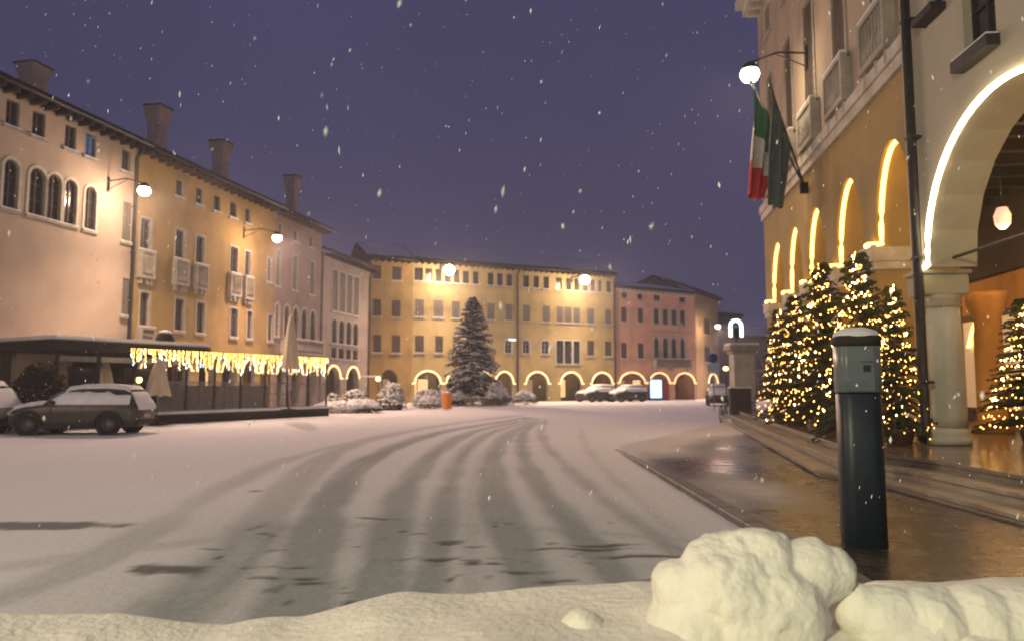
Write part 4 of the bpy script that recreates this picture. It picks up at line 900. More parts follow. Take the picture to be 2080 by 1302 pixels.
# --- the big snowy spruce in the square
def snowy(name, label, px, Y, top_py, Rb, seed, nb=150, group=None, droop=.42, lean=None):
    b = at(px, 785, Y); H = at(px, top_py, Y).z
    tm, cm, sm_, _ = conifer(H, Rb, nb, .30, droop, seed, True, z0=.35, tl=.30, wid=.045)
    t = thing(name, label, 'tree', (b.x, b.y, 0), 0, group)
    tm.build('trunk', 'bark', t); cm.build('crown', 'needles_cold', t); sm_.build('snow_cover', 'snow', t); return t
snowy('spruce_tree', 'tall broad spruce laden with snow in the middle of the square', 960, 60, 601, 2.75, 12, 300)
def mound(name, label, cat, p, rx, ry, h, seed, fol='needles_cold', snow_=.55, group=None, n=900, leaf=.09, base=None):
    """a rounded shrub of many small leaves with snow on top"""
    r = random.Random(seed); f = MB(); s = MB()
    for i in range(n):
        a = r.random() * 6.2832; u = r.random() ** .5; el = r.random(); zz = math.sin(el * math.pi / 2) ; rr_ = math.cos(el * math.pi / 2) ** .7 * r.uniform(.75, 1.02)
        bump_ = 1 + .22 * noise.noise(Vector((math.cos(a) * 2 + seed, math.sin(a) * 2, zz * 2)))
        x, y, z = rx * rr_ * math.cos(a) * bump_, ry * rr_ * math.sin(a) * bump_, .05 + h * zz * bump_ * r.uniform(.8, 1)
        d = Vector((r.uniform(-1, 1), r.uniform(-1, 1), r.uniform(-.6, 1))).normalized(); e_ = d.cross(Vector((r.uniform(-1, 1), r.uniform(-1, 1), r.uniform(-1, 1)))).normalized(); L = leaf * r.uniform(.7, 1.5); w = e_ * L * .45
        c = Vector((x, y, z)); f.add([c, c + d * L * .5 + w, c + d * L, c + d * L * .5 - w], [(0, 1, 2, 3)])
        if zz > .35 and r.random() < snow_ * .45: s.octa((x, y, z + leaf * .4), leaf * r.uniform(.8, 1.7), 0, (1.1, 1.1, .55))
    for k in range(5): a = k * 1.3; f.tube([(0, 0, -.03), (rx * .5 * math.cos(a), ry * .5 * math.sin(a), h * .7)], .02, 4, 1)
    t = thing(name, label, cat, p, 0, group); f.build('foliage', [fol, 'bark'], t); s.build('snow_cover', 'snow', t)
    if base: q = MB(); q.lathe([(rx * .7, -.02), (rx * .8, base), (rx * .74, base)], n=14); q.build('planter', 'dark', t)
    return t
# ================================================================= blue-grey pillar beside the pavement
M['pillar_blue'] = noisy('pillar_blue', (.017, .029, .040), (.012, .021, .030), 3, (1, 1, .5), rough=.42, bump=.05)
M['panel_grey'] = noisy('panel_grey', (.17, .20, .21), (.12, .145, .155), 5, rough=.3, bump=.05)
pg = gnd(1755, 1113, .05); t = thing('ticket_pillar', 'tall blue-grey ticket pillar with grey front panel and snow on its cap', 'ticket machine', (pg.x + .07, pg.y + .14, .05), rad(-14))
def rprism(mb, hx, hy, r_, z0, z1, ch=.012, mi=0):
    n = 8; out = []
    def rg(k): return [(sx_ * (hx - r_) + (r_ - k) * math.cos(q0 + math.pi / 2 * i / n), sy_ * (hy - r_) + (r_ - k) * math.sin(q0 + math.pi / 2 * i / n)) for sx_, sy_, q0 in ((1, 1, 0), (-1, 1, math.pi / 2), (-1, -1, math.pi), (1, -1, 1.5 * math.pi)) for i in range(n + 1)]
    L = [(z0, ch), (z0 + ch, 0), (z1 - ch, 0), (z1, ch)]; N = 4 * (n + 1); vs = [(x, y, zz) for zz, k in L for x, y in rg(k)]
    fs = [(k * N + i, k * N + (i + 1) % N, (k + 1) * N + (i + 1) % N, (k + 1) * N + i) for k in range(3) for i in range(N)]
    mb.add(vs, fs, mi, True); mb.add([vs[i] for i in range(N)], [tuple(range(N - 1, -1, -1))], mi); mb.add(vs[3 * N:], [tuple(range(N))], mi)
mb = MB(); rprism(mb, .185, .15, .11, -.14, 1.34); mb.build('column', 'pillar_blue', t)
mb = MB(); rprism(mb, .188, .153, .11, 1.342, 1.765, .004); hd = mb.build('head', 'pillar_blue', t)
mb = MB(); mb.box(-.11, -.162, 1.36, .11, -.1535, 1.745, 0, .003); pn = mb.build('front_panel', 'panel_grey', hd)
mb = MB(); rprism(mb, .1905, .1555, .112, 1.352, 1.76, .002); mb.build('grey_band', 'panel_grey', hd)
mb = MB(); mb.box(.02, -.166, 1.53, .08, -.1625, 1.59, 0, 0); mb.box(.0, -.166, 1.615, .10, -.1625, 1.622, 0, 0); mb.build('display', 'pillar_blue', hd)
mb = MB(); rprism(mb, .20, .165, .12, 1.767, 1.855, .015); mb.build('cap', 'dark', t)
bm = bmesh.new(); bmesh.ops.create_uvsphere(bm, u_segments=28, v_segments=14, radius=1)
for v in bm.verts:
    q = v.co.copy(); v.co = Vector((math.copysign(abs(q.x) ** .85, q.x) * .195, math.copysign(abs(q.y) ** .85, q.y) * .16, 1.85 + max(q.z, -.1) * .085 + .012 * noise.noise(q * 3)))
me = bpy.data.meshes.new('snow_cap'); bm.to_mesh(me); bm.free(); me.polygons.foreach_set("use_smooth", [True] * len(me.polygons)); me.materials.append(M['snow']); link('snow_cap', me, t)

# ================================================================= cars
M['paint_dark'] = noisy('paint_dark', (.045, .040, .032), (.065, .058, .048), 3, rough=.38, bump=.04); M['paint_silver'] = noisy('paint_silver', (.30, .27, .25), (.38, .35, .33), 3, rough=.4, bump=.04)
M['paint_black'] = noisy('paint_black', (.03, .03, .033), (.05, .05, .05), 3, rough=.35, bump=.04)
M['tyre'] = noisy('tyre', (.016, .016, .016), (.03, .03, .03), 8, rough=.85, bump=.3); M['rim'] = noisy('rim', (.10, .10, .105), (.16, .16, .16), 6, rough=.4, metal=.6, bump=.05)
M['red_lens'] = mat('red_lens', (.30, .02, .015), .25); M['clear_lens'] = mat('clear_lens', (.4, .4, .4), .15)
_cars = {}
def car_meshes(paint, seed, deep=1.0):
    rr_ = random.Random(seed)
    P = [(0, .36, .60, .66, .66), (.06, .28, .66, .76, .76), (.2, .22, .74, .86, .84), (.55, .20, .82, .95, .88), (1.0, .20, .87, 1.01, .89), (1.35, .20, .91, 1.06, .89), (2.0, .20, .94, 1.06, .90), (2.8, .20, .96, 1.06, .90), (3.5, .20, .98, 1.07, .90), (3.85, .24, .97, 1.06, .88), (4.02, .30, .92, 1.0, .84), (4.1, .40, .82, .90, .78)]
    def ring(p): x, zl, zb, zt, hw = p; h = [(0, zl), (hw * .84, zl), (hw * .97, zl + .1), (hw, zl + .28), (hw, (zl + zb) / 2 + .1), (hw * .985, zb), (hw * .93, zb + (zt - zb) * .6), (hw * .80, zt), (0, zt + .03)]; return [(x, -y, z) for y, z in h] + [(x, y, z) for y, z in h[-2:0:-1]]
    b = MB(); rs = [ring(p) for p in P]; n = len(rs[0]); vs = [v for r_ in rs for v in r_]; fs = [(i * n + k, (i + 1) * n + k, (i + 1) * n + (k + 1) % n, i * n + (k + 1) % n) for i in range(len(rs) - 1) for k in range(n)]
    fs += [tuple(range(n)), tuple(range((len(rs) - 1) * n + n - 1, (len(rs) - 1) * n - 1, -1))]; b.add(vs, fs, 0, True)
    for sx_ in (-1, 1):                                               # sills and dark arch trims
        b.box(.95, sx_ * .90, .20, 2.75, sx_ * .915, .33, 1)
        for xw in (.74, 3.28):
            c = [(xw + .43 * math.cos(a), sx_ * .905, .34 + .43 * math.sin(a)) for a in [math.pi * k / 10 for k in range(11)]]; b.tube(c, .045, 5, 1)
            b.add([(xw + .42 * math.cos(2 * math.pi * k / 18), sx_ * .908, .35 + .42 * math.sin(2 * math.pi * k / 18)) for k in range(18)], [tuple(range(18))], 1)
    b.box(-.02, -.7, .30, .05, .7, .48, 1); b.box(4.06, -.72, .30, 4.14, .72, .46, 1)
    for y in (-.903, .903): 
        for x in (1.42, 2.42, 3.05): b.box(x, y - .004, .42, x + .012, y + .004, .98, 1)
    C = [(1.18, 1.02, .80, .78), (1.5, 1.27, .80, .70), (1.86, 1.47, .80, .64), (2.3, 1.54, .80, .63), (3.1, 1.55, .80, .62), (3.65, 1.50, .80, .60), (3.85, 1.36, .78, .62), (4.02, 1.02, .76, .70)]
    def cr_(p, o=0, zb=1.0): x, zt, hb, ht = p; h = [(hb + o, zb), (ht + .03 + o, zt - .10), (ht - .05, zt - .01 + o * .5), (0, zt + .02 + o)]; return [(x, -y, max(z, zb)) for y, z in h] + [(x, y, max(z, zb)) for y, z in h[-2::-1]]
    g = MB(); rs = [cr_(p) for p in C]; n = len(rs[0]); g.add([v for r_ in rs for v in r_], [(i * n + k, (i + 1) * n + k, (i + 1) * n + k + 1, i * n + k + 1) for i in range(len(rs) - 1) for k in range(n - 1)], 0, False)
    r_ = MB(); rs = [cr_(p, .012)[2:5] for p in C[2:6]]; r_.add([v for q in rs for v in q], [(i * 3 + k, i * 3 + 3 + k, i * 3 + 4 + k, i * 3 + 1 + k) for i in range(3) for k in range(2)], 0, True)
    for sx_ in (-1, 1):
        side = [cr_(p, .012)[1 if sx_ < 0 else 5] for p in C]; bot = [cr_(p, .012)[0 if sx_ < 0 else 6] for p in C]
        r_.tube(side[0:7], .028, 4); r_.tube([side[0], bot[0]], .02, 4); r_.tube([side[6], bot[7]], .05, 4)
        for k in (4,): r_.tube([side[k], (side[k][0] + .05, bot[k][1], 1.0)], .035, 4)
        r_.tube([(2.42, sx_ * .70, 1.5), (2.42, sx_ * .815, 1.0)], .03, 4)
        r_.tube([(2.0, sx_ * .52, 1.57), (2.1, sx_ * .52, 1.61), (3.3, sx_ * .52, 1.62), (3.45, sx_ * .52, 1.57)], .018, 5, 0)
    w = MB(); w.tube([(0, -.1, 0), (0, .1, 0)], .33, 22); w2 = MB(); w2.tube([(0, -.106, 0), (0, -.06, 0)], .205, 16)
    for k in range(5): a = k * 1.2566; w2.box(-.02, -.112, 0, .02, -.104, .2)
    # snow on bonnet, roof, window ledges
    s = MB()
    def sheet(rows, th, mi=0):
        m_ = len(rows[0]); top = [(x, y, z + th * (1 if 0 < j < m_ - 1 else .1) * (1 if 0 < i < len(rows) - 1 else .3) + (.02 * noise.noise(Vector((x * 3 + seed, y * 3, z))) if 0 < j < m_ - 1 else 0)) for i, q in enumerate(rows) for j, (x, y, z) in enumerate(q)]
        s.add(top, [(i * m_ + j, (i + 1) * m_ + j, (i + 1) * m_ + j + 1, i * m_ + j + 1) for i in range(len(rows) - 1) for j in range(m_ - 1)], 0, True)
    def lerp_rows(Q, us, f): return [[(p[0], y * p[f], 0) for y in us] for p in Q]
    us = (-1, -.92, -.6, -.2, .2, .6, .92, 1)
    sheet([[(p[0], y * p[4] * .90, p[3] - (.05 if abs(y) > .95 else 0) + .01 + .03 * (1 - y * y)) for y in us] for p in P[1:6]], .06 * deep)
    rf = [(C[2][0] - .1, C[2][1] - .05, .64)] + [(c[0], c[1], c[3]) for c in C[2:6]] + [(3.8, 1.42, .6)]
    sheet([[(x, y * (ht - .01), zt + .012 - (.05 if abs(y) > .95 else 0) + .02 * (1 - y * y)) for y in us] for x, zt, ht in rf], .075 * deep)
    # screen, hatch and side windows mostly covered
    sheet([[(x, y * ht * 1.02, zt + .012) for y in us] for x, zt, ht in [(1.14, 1.04, .78), (1.3, 1.135, .75), (1.5, 1.29, .71), (1.7, 1.40, .67)]], .03 * deep)
    sheet([[(x, y * ht * 1.0, zt) for y in us] for x, zt, ht in [(3.84, 1.40, .62), (3.90, 1.33, .64), (3.99, 1.16, .67), (4.05, 1.05, .70), (4.13, .93, .74), (4.15, .80, .72)]], .03 * deep)
    for sx_ in (-1, 1):
        for x0, x1, zt0, zt1 in ((1.42, 2.44, 1.16, 1.40), (2.44, 3.12, 1.43, 1.38), (3.12, 3.92, 1.42, 1.30)):
            N = 8; base = []; 
            for i in range(N + 1):
                x = x0 + (x1 - x0) * i / N; zt = zt0 + (zt1 - zt0) * min(1, i / 3) + .03 * noise.noise(Vector((x * 4, seed, 0)))
                yb, yt = .825, .825 - (zt - 1.0) * .27; base += [(x, sx_ * (yb + .03), 1.0), (x, sx_ * (yb + .02), 1.0 + (zt - 1) * .5 - 0.0), (x, sx_ * (yt + .035), zt), (x, sx_ * (yt - .03), zt + .01)]
            s.add(base, [(i * 4 + j, i * 4 + 4 + j, i * 4 + 5 + j, i * 4 + 1 + j) for i in range(N) for j in range(3)], 0, True)
        s.add([(x, sx_ * (.90 + .02), .985 - (0 if j else 0)) if j == 0 else (x, sx_ * .82, 1.06) for x in (1.4, 2.0, 2.6, 3.2, 3.9) for j in (0, 1)], [(i * 2, i * 2 + 2, i * 2 + 3, i * 2 + 1) for i in range(4)], 0, True)
    lt = MB(); lt.ball((.10, -.66, .70), .14, 0, 10, 6, .8); hl2 = MB(); hl2.ball((.10, .66, .70), .14, 0, 10, 6, .8)
    tl1 = MB(); tl1.box(4.0, -.80, .72, 4.09, -.62, .92, 0, .02); tl2 = MB(); tl2.box(4.0, .62, .72, 4.09, .80, .92, 0, .02)
    mi_ = MB(); mi_.box(1.42, -.99, 1.0, 1.56, -.86, 1.13, 0, .03); mi2 = MB(); mi2.box(1.42, .86, 1.0, 1.56, .99, 1.13, 0, .03)
    pl = MB(); pl.box(4.142, -.26, .55, 4.15, .26, .66)
    hn = MB(); hn.box(2.1, -.925, .90, 2.26, -.903, .93)
    return dict(body=b.mesh('body', [paint, 'dark']), cabin=g.mesh('windows', 'glass'), roof=r_.mesh('roof', paint), tyre=w.mesh('tyre', 'tyre'), rim=w2.mesh('rim', 'rim'), snow=s.mesh('snow_cover', 'snow'),
                h1=lt.mesh('headlight', 'clear_lens'), h2=hl2.mesh('headlight', 'clear_lens'), t1=tl1.mesh('tail_light', 'red_lens'), t2=tl2.mesh('tail_light', 'red_lens'), m1=mi_.mesh('mirror', 'dark'), m2=mi2.mesh('mirror', 'dark'), pl=pl.mesh('number_plate', 'frame_white'), hn=hn.mesh('door_handle', 'galvanised'))
def car(label, x, y, rz, paint, seed, deep=1.0, group=None, sc_=1.0):
    """origin under the nose, body runs along +X"""
    k = (paint, seed, deep)
    if k not in _cars: _cars[k] = car_meshes(*k)
    m_ = _cars[k]; t = thing('parked_car', label, 'car', (x, y, -.01), rz, group); t.scale = (sc_, sc_, sc_)
    bd = link('body', m_['body'], t); link('windows', m_['cabin'], t); link('car_roof', m_['roof'], t); link('snow_cover', m_['snow'], t)
    for q in ('h1', 'h2'): link('headlight', m_[q], t)
    for q in ('t1', 't2'): link('tail_light', m_[q], t)
    for q in ('m1', 'm2'): link('mirror', m_[q], t)
    link('number_plate', m_['pl'], t); link('door_handle', m_['hn'], t)
    for xw in (.74, 3.28):
        for sy_ in (-1, 1):
            e_ = thing_child('wheel', t, (xw, sy_ * .83, .33), 0 if sy_ < 0 else math.pi); link('tyre', m_['tyre'], e_); link('rim', m_['rim'], e_)
    return t
def thing_child(name, parent, loc, rz=0): return link(name, None, parent, loc, rz)
car('grey-brown hatchback parked on the left, its roof and windows under snow', -15.36, 23.25, rad(4), 'paint_dark', 1, 1.2, sc_=.925)
q = corner(20, 23.2); car('snow-covered silver car cut off by the left edge of the photo', q.x - 4.15, q.y - .2, rad(2), 'paint_silver', 2, 1.5)
q = corner(1178, 71); car('snow-covered car parked far off, left one of the pair near the bright screen', q.x, q.y, rad(34), 'paint_black', 3, 1.7)
q = corner(1238, 71.6); car('snow-covered car parked far off, right one of the pair near the bright screen', q.x, q.y, rad(30), 'paint_black', 4, 1.7)
q = corner(1436, 56); car('dark car standing beyond the bicycle near the tan house', q.x + 1.0, q.y, rad(78), 'paint_black', 3, 1.7)

# ================================================================= terrace with glass screens and curtain of lights
P0, P1 = gnd(318, 861), gnd(668, 843); FE, LE = between(Vector((P0.x, P0.y)), Vector((P1.x, P1.y))); DE = 4.2
t = on(FE, 'terrace', 'low raised dining terrace with glass screens and thin dark posts on the left', 'terrace')
mb = MB(); mb.box(0, 0, -.1, LE, DE, .36); mb.build('platform', 'dark', t)
mb = MB(); mb.box(-.06, -.07, .362, LE + .05, .10, .47, 0, .03); mb.build('snow_edge', 'snow', t)
M['screen_glass'] = mat('screen_glass', (.9, .9, .9), .05); b_ = M['screen_glass'].node_tree.nodes["Principled BSDF"]; b_.inputs["Transmission Weight"].default_value = 0; b_.inputs["Alpha"].default_value = .26; b_.inputs["Base Color"].default_value = (.35, .33, .3, 1)
nps = 7
for k in range(nps + 1):
    x = LE * k / nps; x = min(max(x, .05), LE - .05); mb = MB(); mb.box(x - .035, .12, .36, x + .035, .19, 2.78); mb.build('post', 'iron', t)
    mb = MB(); mb.box(x - .035, DE - .15, .36, x + .035, DE - .08, 2.78); mb.build('post', 'iron', t)
for k in range(nps):
    x0, x1 = LE * k / nps + .08, LE * (k + 1) / nps - .08; mb = MB(); mb.box(x0, .14, .50, x1, .155, 1.62, 0); g = mb.build('glass_screen', 'screen_glass', t)
    mb = MB(); mb.box(x0 - .04, .125, 1.62, x1 + .04, .175, 1.66); mb.build('rail', 'galvanised', g); mb = MB(); mb.box(x0 - .04, .125, .475, x1 + .04, .175, .51); mb.build('rail', 'galvanised', g)
mb = MB(); mb.box(-.02, .10, 2.781, LE + .02, .20, 2.88); mb.box(-.02, DE - .16, 2.781, LE + .02, DE - .07, 2.88)
for k in range(nps + 1): x = min(max(LE * k / nps, .05), LE - .05); mb.box(x - .03, .201, 2.79, x + .03, DE - .161, 2.87)
mb.build('top_rail', 'iron', t)
mb = MB(); mb.box(.1, DE - .07, .36, LE - .1, DE - .02, 1.5); mb.build('windbreak', 'dark', t)
rl = random.Random(3); mb = MB(); n = 110; x_0 = -1.15
mb.tube([(x_0, .05, 2.90), (LE, .05, 2.90)], .012, 4, 3)
for k in range(n):
    x = x_0 + (LE - x_0) * (k + rl.uniform(-.3, .3)) / n; L_ = rl.choice((.35, .55, .75, .9)) * rl.uniform(.85, 1.1) * (.8 if k < 16 else 1); m_ = int(L_ / .075)
    mb.tube([(x, .05, 2.9), (x, .05, 2.9 - L_)], .004, 3, 3)
    for j in range(m_):
        mi = 0; 
        if j > m_ - 3 and rl.random() < .5: mi = rl.choice((1, 2, 2))
        mb.octa((x + rl.uniform(-.02, .02), .05 + rl.uniform(-.02, .02), 2.88 - j * .075), .023 if mi == 0 else .032, mi)
tag(mb.build('icicle_lights', ['bulb_gold', 'bulb_blue', 'bulb_white', 'dark'], None, FE.p, FE.a), 'curtain of yellow and blue icicle lights along the front of the terrace', 'string lights')
# furniture on the terrace
def table(fr, x, y, i, z=.36):
    p = fr.w(x, y, z); t_ = thing('cafe_table', f'round dark café table on the terrace, {i} from the hatchback end', 'table', p, rl.random(), 'café tables on the terrace')
    m1 = MB(); m1.lathe([(.38, .70), (.40, .72), (.40, .74), (.38, .745)], n=18); m1.build('tabletop', 'chair_dark', t_)
    m2 = MB(); m2.lathe([(.22, 0), (.20, .03), (.035, .06), (.03, .70)], n=10); m2.build('pedestal', 'iron', t_); return p
cm = None
def chair(p, a, lab):
    global cm
    if cm is None:
        s1_, s2_, lg = MB(), MB(), []
        s1_.box(-.21, -.21, .43, .21, .21, .47, 0, .012); s2_.box(-.20, .17, .60, .20, .20, .90, 0, .01)
        for sx_ in (-1, 1):
            for sy_ in (-1, 1): m_ = MB(); m_.tube([(sx_ * .21, sy_ * .21, 0), (sx_ * .18, sy_ * .18, .43)] + ([(sx_ * .18, .19, .90)] if sy_ > 0 else []), .014, 5); lg.append(m_.mesh('leg', 'iron'))
        cm = (s1_.mesh('seat', 'chair_dark'), s2_.mesh('backrest', 'chair_dark'), lg)
    t_ = thing('cafe_chair', lab, 'chair', p, a, 'café chairs on the terrace'); link('seat', cm[0], t_); link('backrest', cm[1], t_)
    for m_ in cm[2]: link('leg', m_, t_)
for i, x in enumerate((1.6, 3.9, 6.2, 8.5)):
    w_ = ['first', 'second', 'third', 'fourth'][i]; y = 1.5 + .5 * (i % 2); p = table(FE, x, y, w_)
    for j, (dx, dy, a) in enumerate(((-.62, .05, math.pi / 2), (.62, -.05, -math.pi / 2))): chair(FE.w(x + dx, y + dy, .36), FE.a + a, f'café chair on the {["near", "far"][j]} side of the {w_} terrace table')
M['parasol_cloth'] = noisy('parasol_cloth', (.66, .56, .42), (.55, .46, .34), 3, (1, 1, .3), bump=.3, bscale=6)
def folded(name_lab, p, h, r_, z0=0.0, group='folded parasols'):
    t_ = thing('folded_parasol', name_lab, 'parasol', p, 0, group)
    mb = MB(); mb.tube([(0, 0, z0), (0, 0, h)], .03, 8); mb.build('mast', 'galvanised', t_)
    vs = []; n = 28; prof = [(.05, h * 1.0), (r_ * .42, h * .93), (r_ * .62, h * .80), (r_ * .80, h * .62), (r_, h * .46), (r_ * .96, h * .44)]; fs = []
    for rr_, z in prof:
        for k in range(n): a = 2 * math.pi * k / n; q = rr_ * (1 + .20 * math.cos(a * 7) * (rr_ / r_) + .06 * math.cos(a * 3)); vs.append((q * math.cos(a), q * math.sin(a), z - .03 * math.cos(a * 7)))
    for i in range(len(prof) - 1):
        for k in range(n): j = (k + 1) % n; fs.append((i * n + k, i * n + n + k, i * n + n + j, i * n + j))
    fs.append(tuple(range(n))); m2 = MB(); m2.add(vs, fs, 0, True); m2.build('canopy', 'parasol_cloth', t_)
    m3 = MB(); m3.lathe([(.35, z0 + 0), (.35, z0 + .08), (.06, z0 + .12), (.05, z0 + .2)], n=14); m3.build('base', 'dark', t_)
    m4 = MB(); m4.ball((0, 0, h * 1.0), .07, 0, 8, 5, .7); m4.build('snow_cap', 'snow', t_)
q = at(588, 785, 33.5); zt_ = at(588, 641, 33.5).z; folded('tall folded cream parasol rising above the lit terrace', (q.x, q.y, .36), zt_ - .36, .34)
# ================================================================= veranda behind the hatchback
pv, qv = corner(112, 26.4), corner(408, 31.8); FV, LV = between(pv, qv); DV = 4.6
zv = FV.uv(300, 700)[1]
t = on(FV, 'veranda', 'dark framed veranda with flat snow-topped roof behind the grey-brown hatchback', 'veranda')
mb = MB(); mb.box(-.3, -.3, zv - .36, LV + .2, DV, zv, 0); rf_ = mb.build('roof', 'dark', t)
mb = MB(); mb.box(-.26, -.26, zv + .002, LV + .16, DV - .05, zv + .16, 0, .05); mb.build('snow_cover', 'snow', rf_)
for k in range(5):
    x = LV * k / 4; mb = MB(); mb.box(x - .07, -.06, -.1, x + .07, .08, zv - .362); mb.build('post', 'dark', t)
mb = MB(); mb.box(-.1, -.03, zv - .75, LV + .1, .05, zv - .55); mb.build('beam', 'galvanised', t)
mb = MB(); mb.box(0, DV - .12, 0, LV, DV - .02, zv - .364); mb.build('back_wall', 'dark', t)
for k, (a, b) in enumerate(((.5, 2.2), (3.0, 4.8), (5.4, 7.2))): mb = MB(); mb.box(a, DV - .18, .5, b, DV - .122, 2.3); f = mb.build('window', 'frame_wood', t); mb = MB(); mb.box(a + .08, DV - .19, .58, b - .08, DV - .182, 2.22); mb.build('pane', 'glass', f)
mb = MB(); q_ = FV.uv(345, 692)[0]; mb.ball((q_, .3, zv + .22), .40, 0, 14, 8, .9); mb.lathe([(.30, zv + .52), (.2, zv + .62), (.03, zv + .66)], q_, .3, 12, 1); mb.build('roof_dome', ['dark', 'snow'], t)
for px, lb_ in ((211, 'folded beige parasol seen over the roof of the hatchback'), (322, 'folded beige parasol at the left end of the terrace')):
    y_ = 1.1 if px < 300 else -1.35; s_, _ = FV.uv(px, 770, y_); folded(lb_, FV.w(s_, y_, 0), 2.5, .42)
mb = MB(); s_, z_ = FV.uv(282, 771, -.1); p = FV.w(s_, -.12, 0)
t_ = thing('hanging_lantern', 'small yellow lantern hanging beside the veranda corner post', 'lantern', (p.x, p.y, z_)); mb.ball((0, 0, 0), .10, 0, 10, 6, 1.2); mb.build('bulb', 'bulb_gold', t_)
mb = MB(); mb.tube([(0, 0, .1), (0, 0, zv - .7 - z_)], .008, 4); mb.lathe([(.02, .16), (.11, .10), (.11, .09)], n=10); mb.build('lantern_cap', 'iron', t_)
q = corner(78, 24.9); mound('dark_bush', 'dark leafy bush between the two parked cars on the left', 'bush', (q.x, q.y, 0), 1.15, .6, 2.0, 8, 'dark_leaf', .0, n=3600, leaf=.10)

# ================================================================= middle of the square: shrubs, hedge, bin, fence
def shrub_at(name, lb_, cat, x0, x1, ytop, Y, sd, fol='needles_cold', sn=.6, n=900, base=None, grp=None, leaf=.10):
    a, b = corner(x0, Y), corner(x1, Y); h = at((x0 + x1) / 2, ytop, Y).z; return mound(name, lb_, cat, ((a.x + b.x) / 2, Y, 0), (b.x - a.x) / 2 * .95, min(1.2, (b.x - a.x) / 2), h * .93, sd, fol, sn, grp, n, leaf, base)
shrub_at('hedge', 'clipped green hedge with snow on top right of the lit terrace', 'hedge', 688, 752, 794, 44, 1, 'leaf_green', .35, 1600)
shrub_at('shrub', 'small green bush at the right end of the lit terrace', 'bush', 662, 690, 797, 42, 2, 'leaf_green', .3, 700)
shrub_at('shrub', 'low mound-like shrub buried in snow before the clipped hedge', 'bush', 700, 775, 815, 42, 3, 'needles_cold', 1, 1500, leaf=.13)
shrub_at('shrub', 'round pale shrub in a dark planter left of the spruce', 'bush', 768, 826, 779, 47, 4, 'leaf_grey', .8, 1600, .28)
shrub_at('shrub', 'loose snowy shrub under the lit arch left of the spruce', 'bush', 836, 902, 793, 53, 5, 'leaf_grey', .85, 1500)
shrub_at('shrub', 'small snow-covered shrub between the planter and the orange bin', 'bush', 846, 900, 806, 50, 6, 'leaf_grey', 1, 900)
shrub_at('shrub', 'low bush bowed under snow right of the spruce foot', 'bush', 985, 1036, 778, 57.5, 7, 'leaf_green', .7, 1700)
shrub_at('shrub', 'pale snow-laden bush beyond the picket fence', 'bush', 1040, 1092, 795, 62, 9, 'leaf_grey', .9, 1300)
shrub_at('shrub', 'small bush at the left foot of the spruce', 'bush', 912, 948, 797, 58, 10, 'needles_cold', .7, 900)
q = gnd(690, 838); mound('snow_heap', 'low heap of shovelled snow at the right end of the terrace', 'snow heap', (q.x, q.y, 0), 1.6, .7, .45, 12, 'snow', 1, n=1600, leaf=.16)
q = gnd(908, 831); t = thing('litter_bin', 'orange litter bin left of the spruce', 'bin', (q.x, q.y, -.02)); mb = MB(); mb.lathe([(.26, .05), (.30, .12), (.33, 1.0), (.35, 1.03), (.34, 1.08), (.30, 1.08)], n=18); mb.build('container', 'bin_orange', t)
mb = MB(); mb.tube([(.0, .3, 0), (0, .36, .6), (0, .36, 1.15)], .04, 6); mb.build('post', 'iron', t); mb = MB(); mb.ball((0, 0, 1.07), .31, 0, 12, 6, .35); mb.build('snow_cap', 'snow', t)
pa, pb = corner(944, 56.5), corner(1046, 57.5); Ff, Lf = between(pa, pb); t = on(Ff, 'picket_fence', 'low pale picket fence in front of the spruce', 'fence')
mb = MB(); x = 0
while x < Lf: mb.box(x, 0, -.02, x + .07, .025, .62); x += .16
mb.build('pickets', 'fence_wood', t); mb = MB(); mb.box(0, .026, .14, Lf, .06, .20); mb.build('rail', 'fence_wood', t); mb = MB(); mb.box(0, .026, .44, Lf, .06, .50); mb.build('rail', 'fence_wood', t)
mb = MB(); mb.box(-.01, -.02, .622, Lf, .045, .67); mb.build('snow_cover', 'snow', t)
# small unlit lantern post and info sign near the gold house
q = corner(768, 49); zz = at(768, 769, 49).z; t = thing('lantern_post', 'short lantern post with a small warm light left of the round planter shrub', 'lantern', (q.x, q.y, 0))
mb = MB(); mb.tube([(0, 0, -.05), (0, 0, zz - .1)], .04, 6); mb.build('post', 'iron', t); mb = MB(); mb.ball((0, 0, zz), .15, 0, 10, 6); mb.build('bulb', 'bulb_gold', t); mb = MB(); mb.box(-1.0, -.5, zz + .12, .2, .5, zz + .2); mb.build('hood', 'snow', t)
# bright advertising screen and red panel at the pink palace
s0_, _ = FS.uv(1321, 790, -.4); s1_, _ = FS.uv(1344, 790, -.4); t = thing('display_screen', 'bright bluish-white display screen under the middle arch of the pink palace', 'screen', FS.w(0, -.4, 0), FS.a)
mb = MB(); mb.box(s0_ - .08, 0, 0, s1_ + .08, .18, 2.3, 0, .02); mb.build('casing', 'dark', t); mb = MB(); mb.box(s0_, -.012, .25, s1_, -.002, 2.18); mb.build('screen', 'screen_glow', t)
s0_, _ = FS.uv(1347, 790, -.3); s1_, _ = FS.uv(1358, 790, -.3); t = thing('red_panel', 'narrow red panel standing right of the bright screen', 'sign', FS.w(0, -.3, 0), FS.a); mb = MB(); mb.box(s0_, 0, -.02, s1_, .1, 2.1, 0, .02); mb.build('board', 'panel_red', t)
s0_, _ = FS.uv(1303, 790, -.3); t = thing('red_panel', 'dark red panel standing left of the bright screen', 'sign', FS.w(0, -.3, 0), FS.a); mb = MB(); mb.box(s0_, 0, -.02, s0_ + .45, .1, 2.1, 0, .02); mb.build('board', 'panel_red', t)
s_, z_ = FY.uv(1041, 690, -.5); t = thing('facade_light', 'small white light bar on the yellow building right of the spruce', 'wall light', FY.w(s_, 0, z_), FY.a)
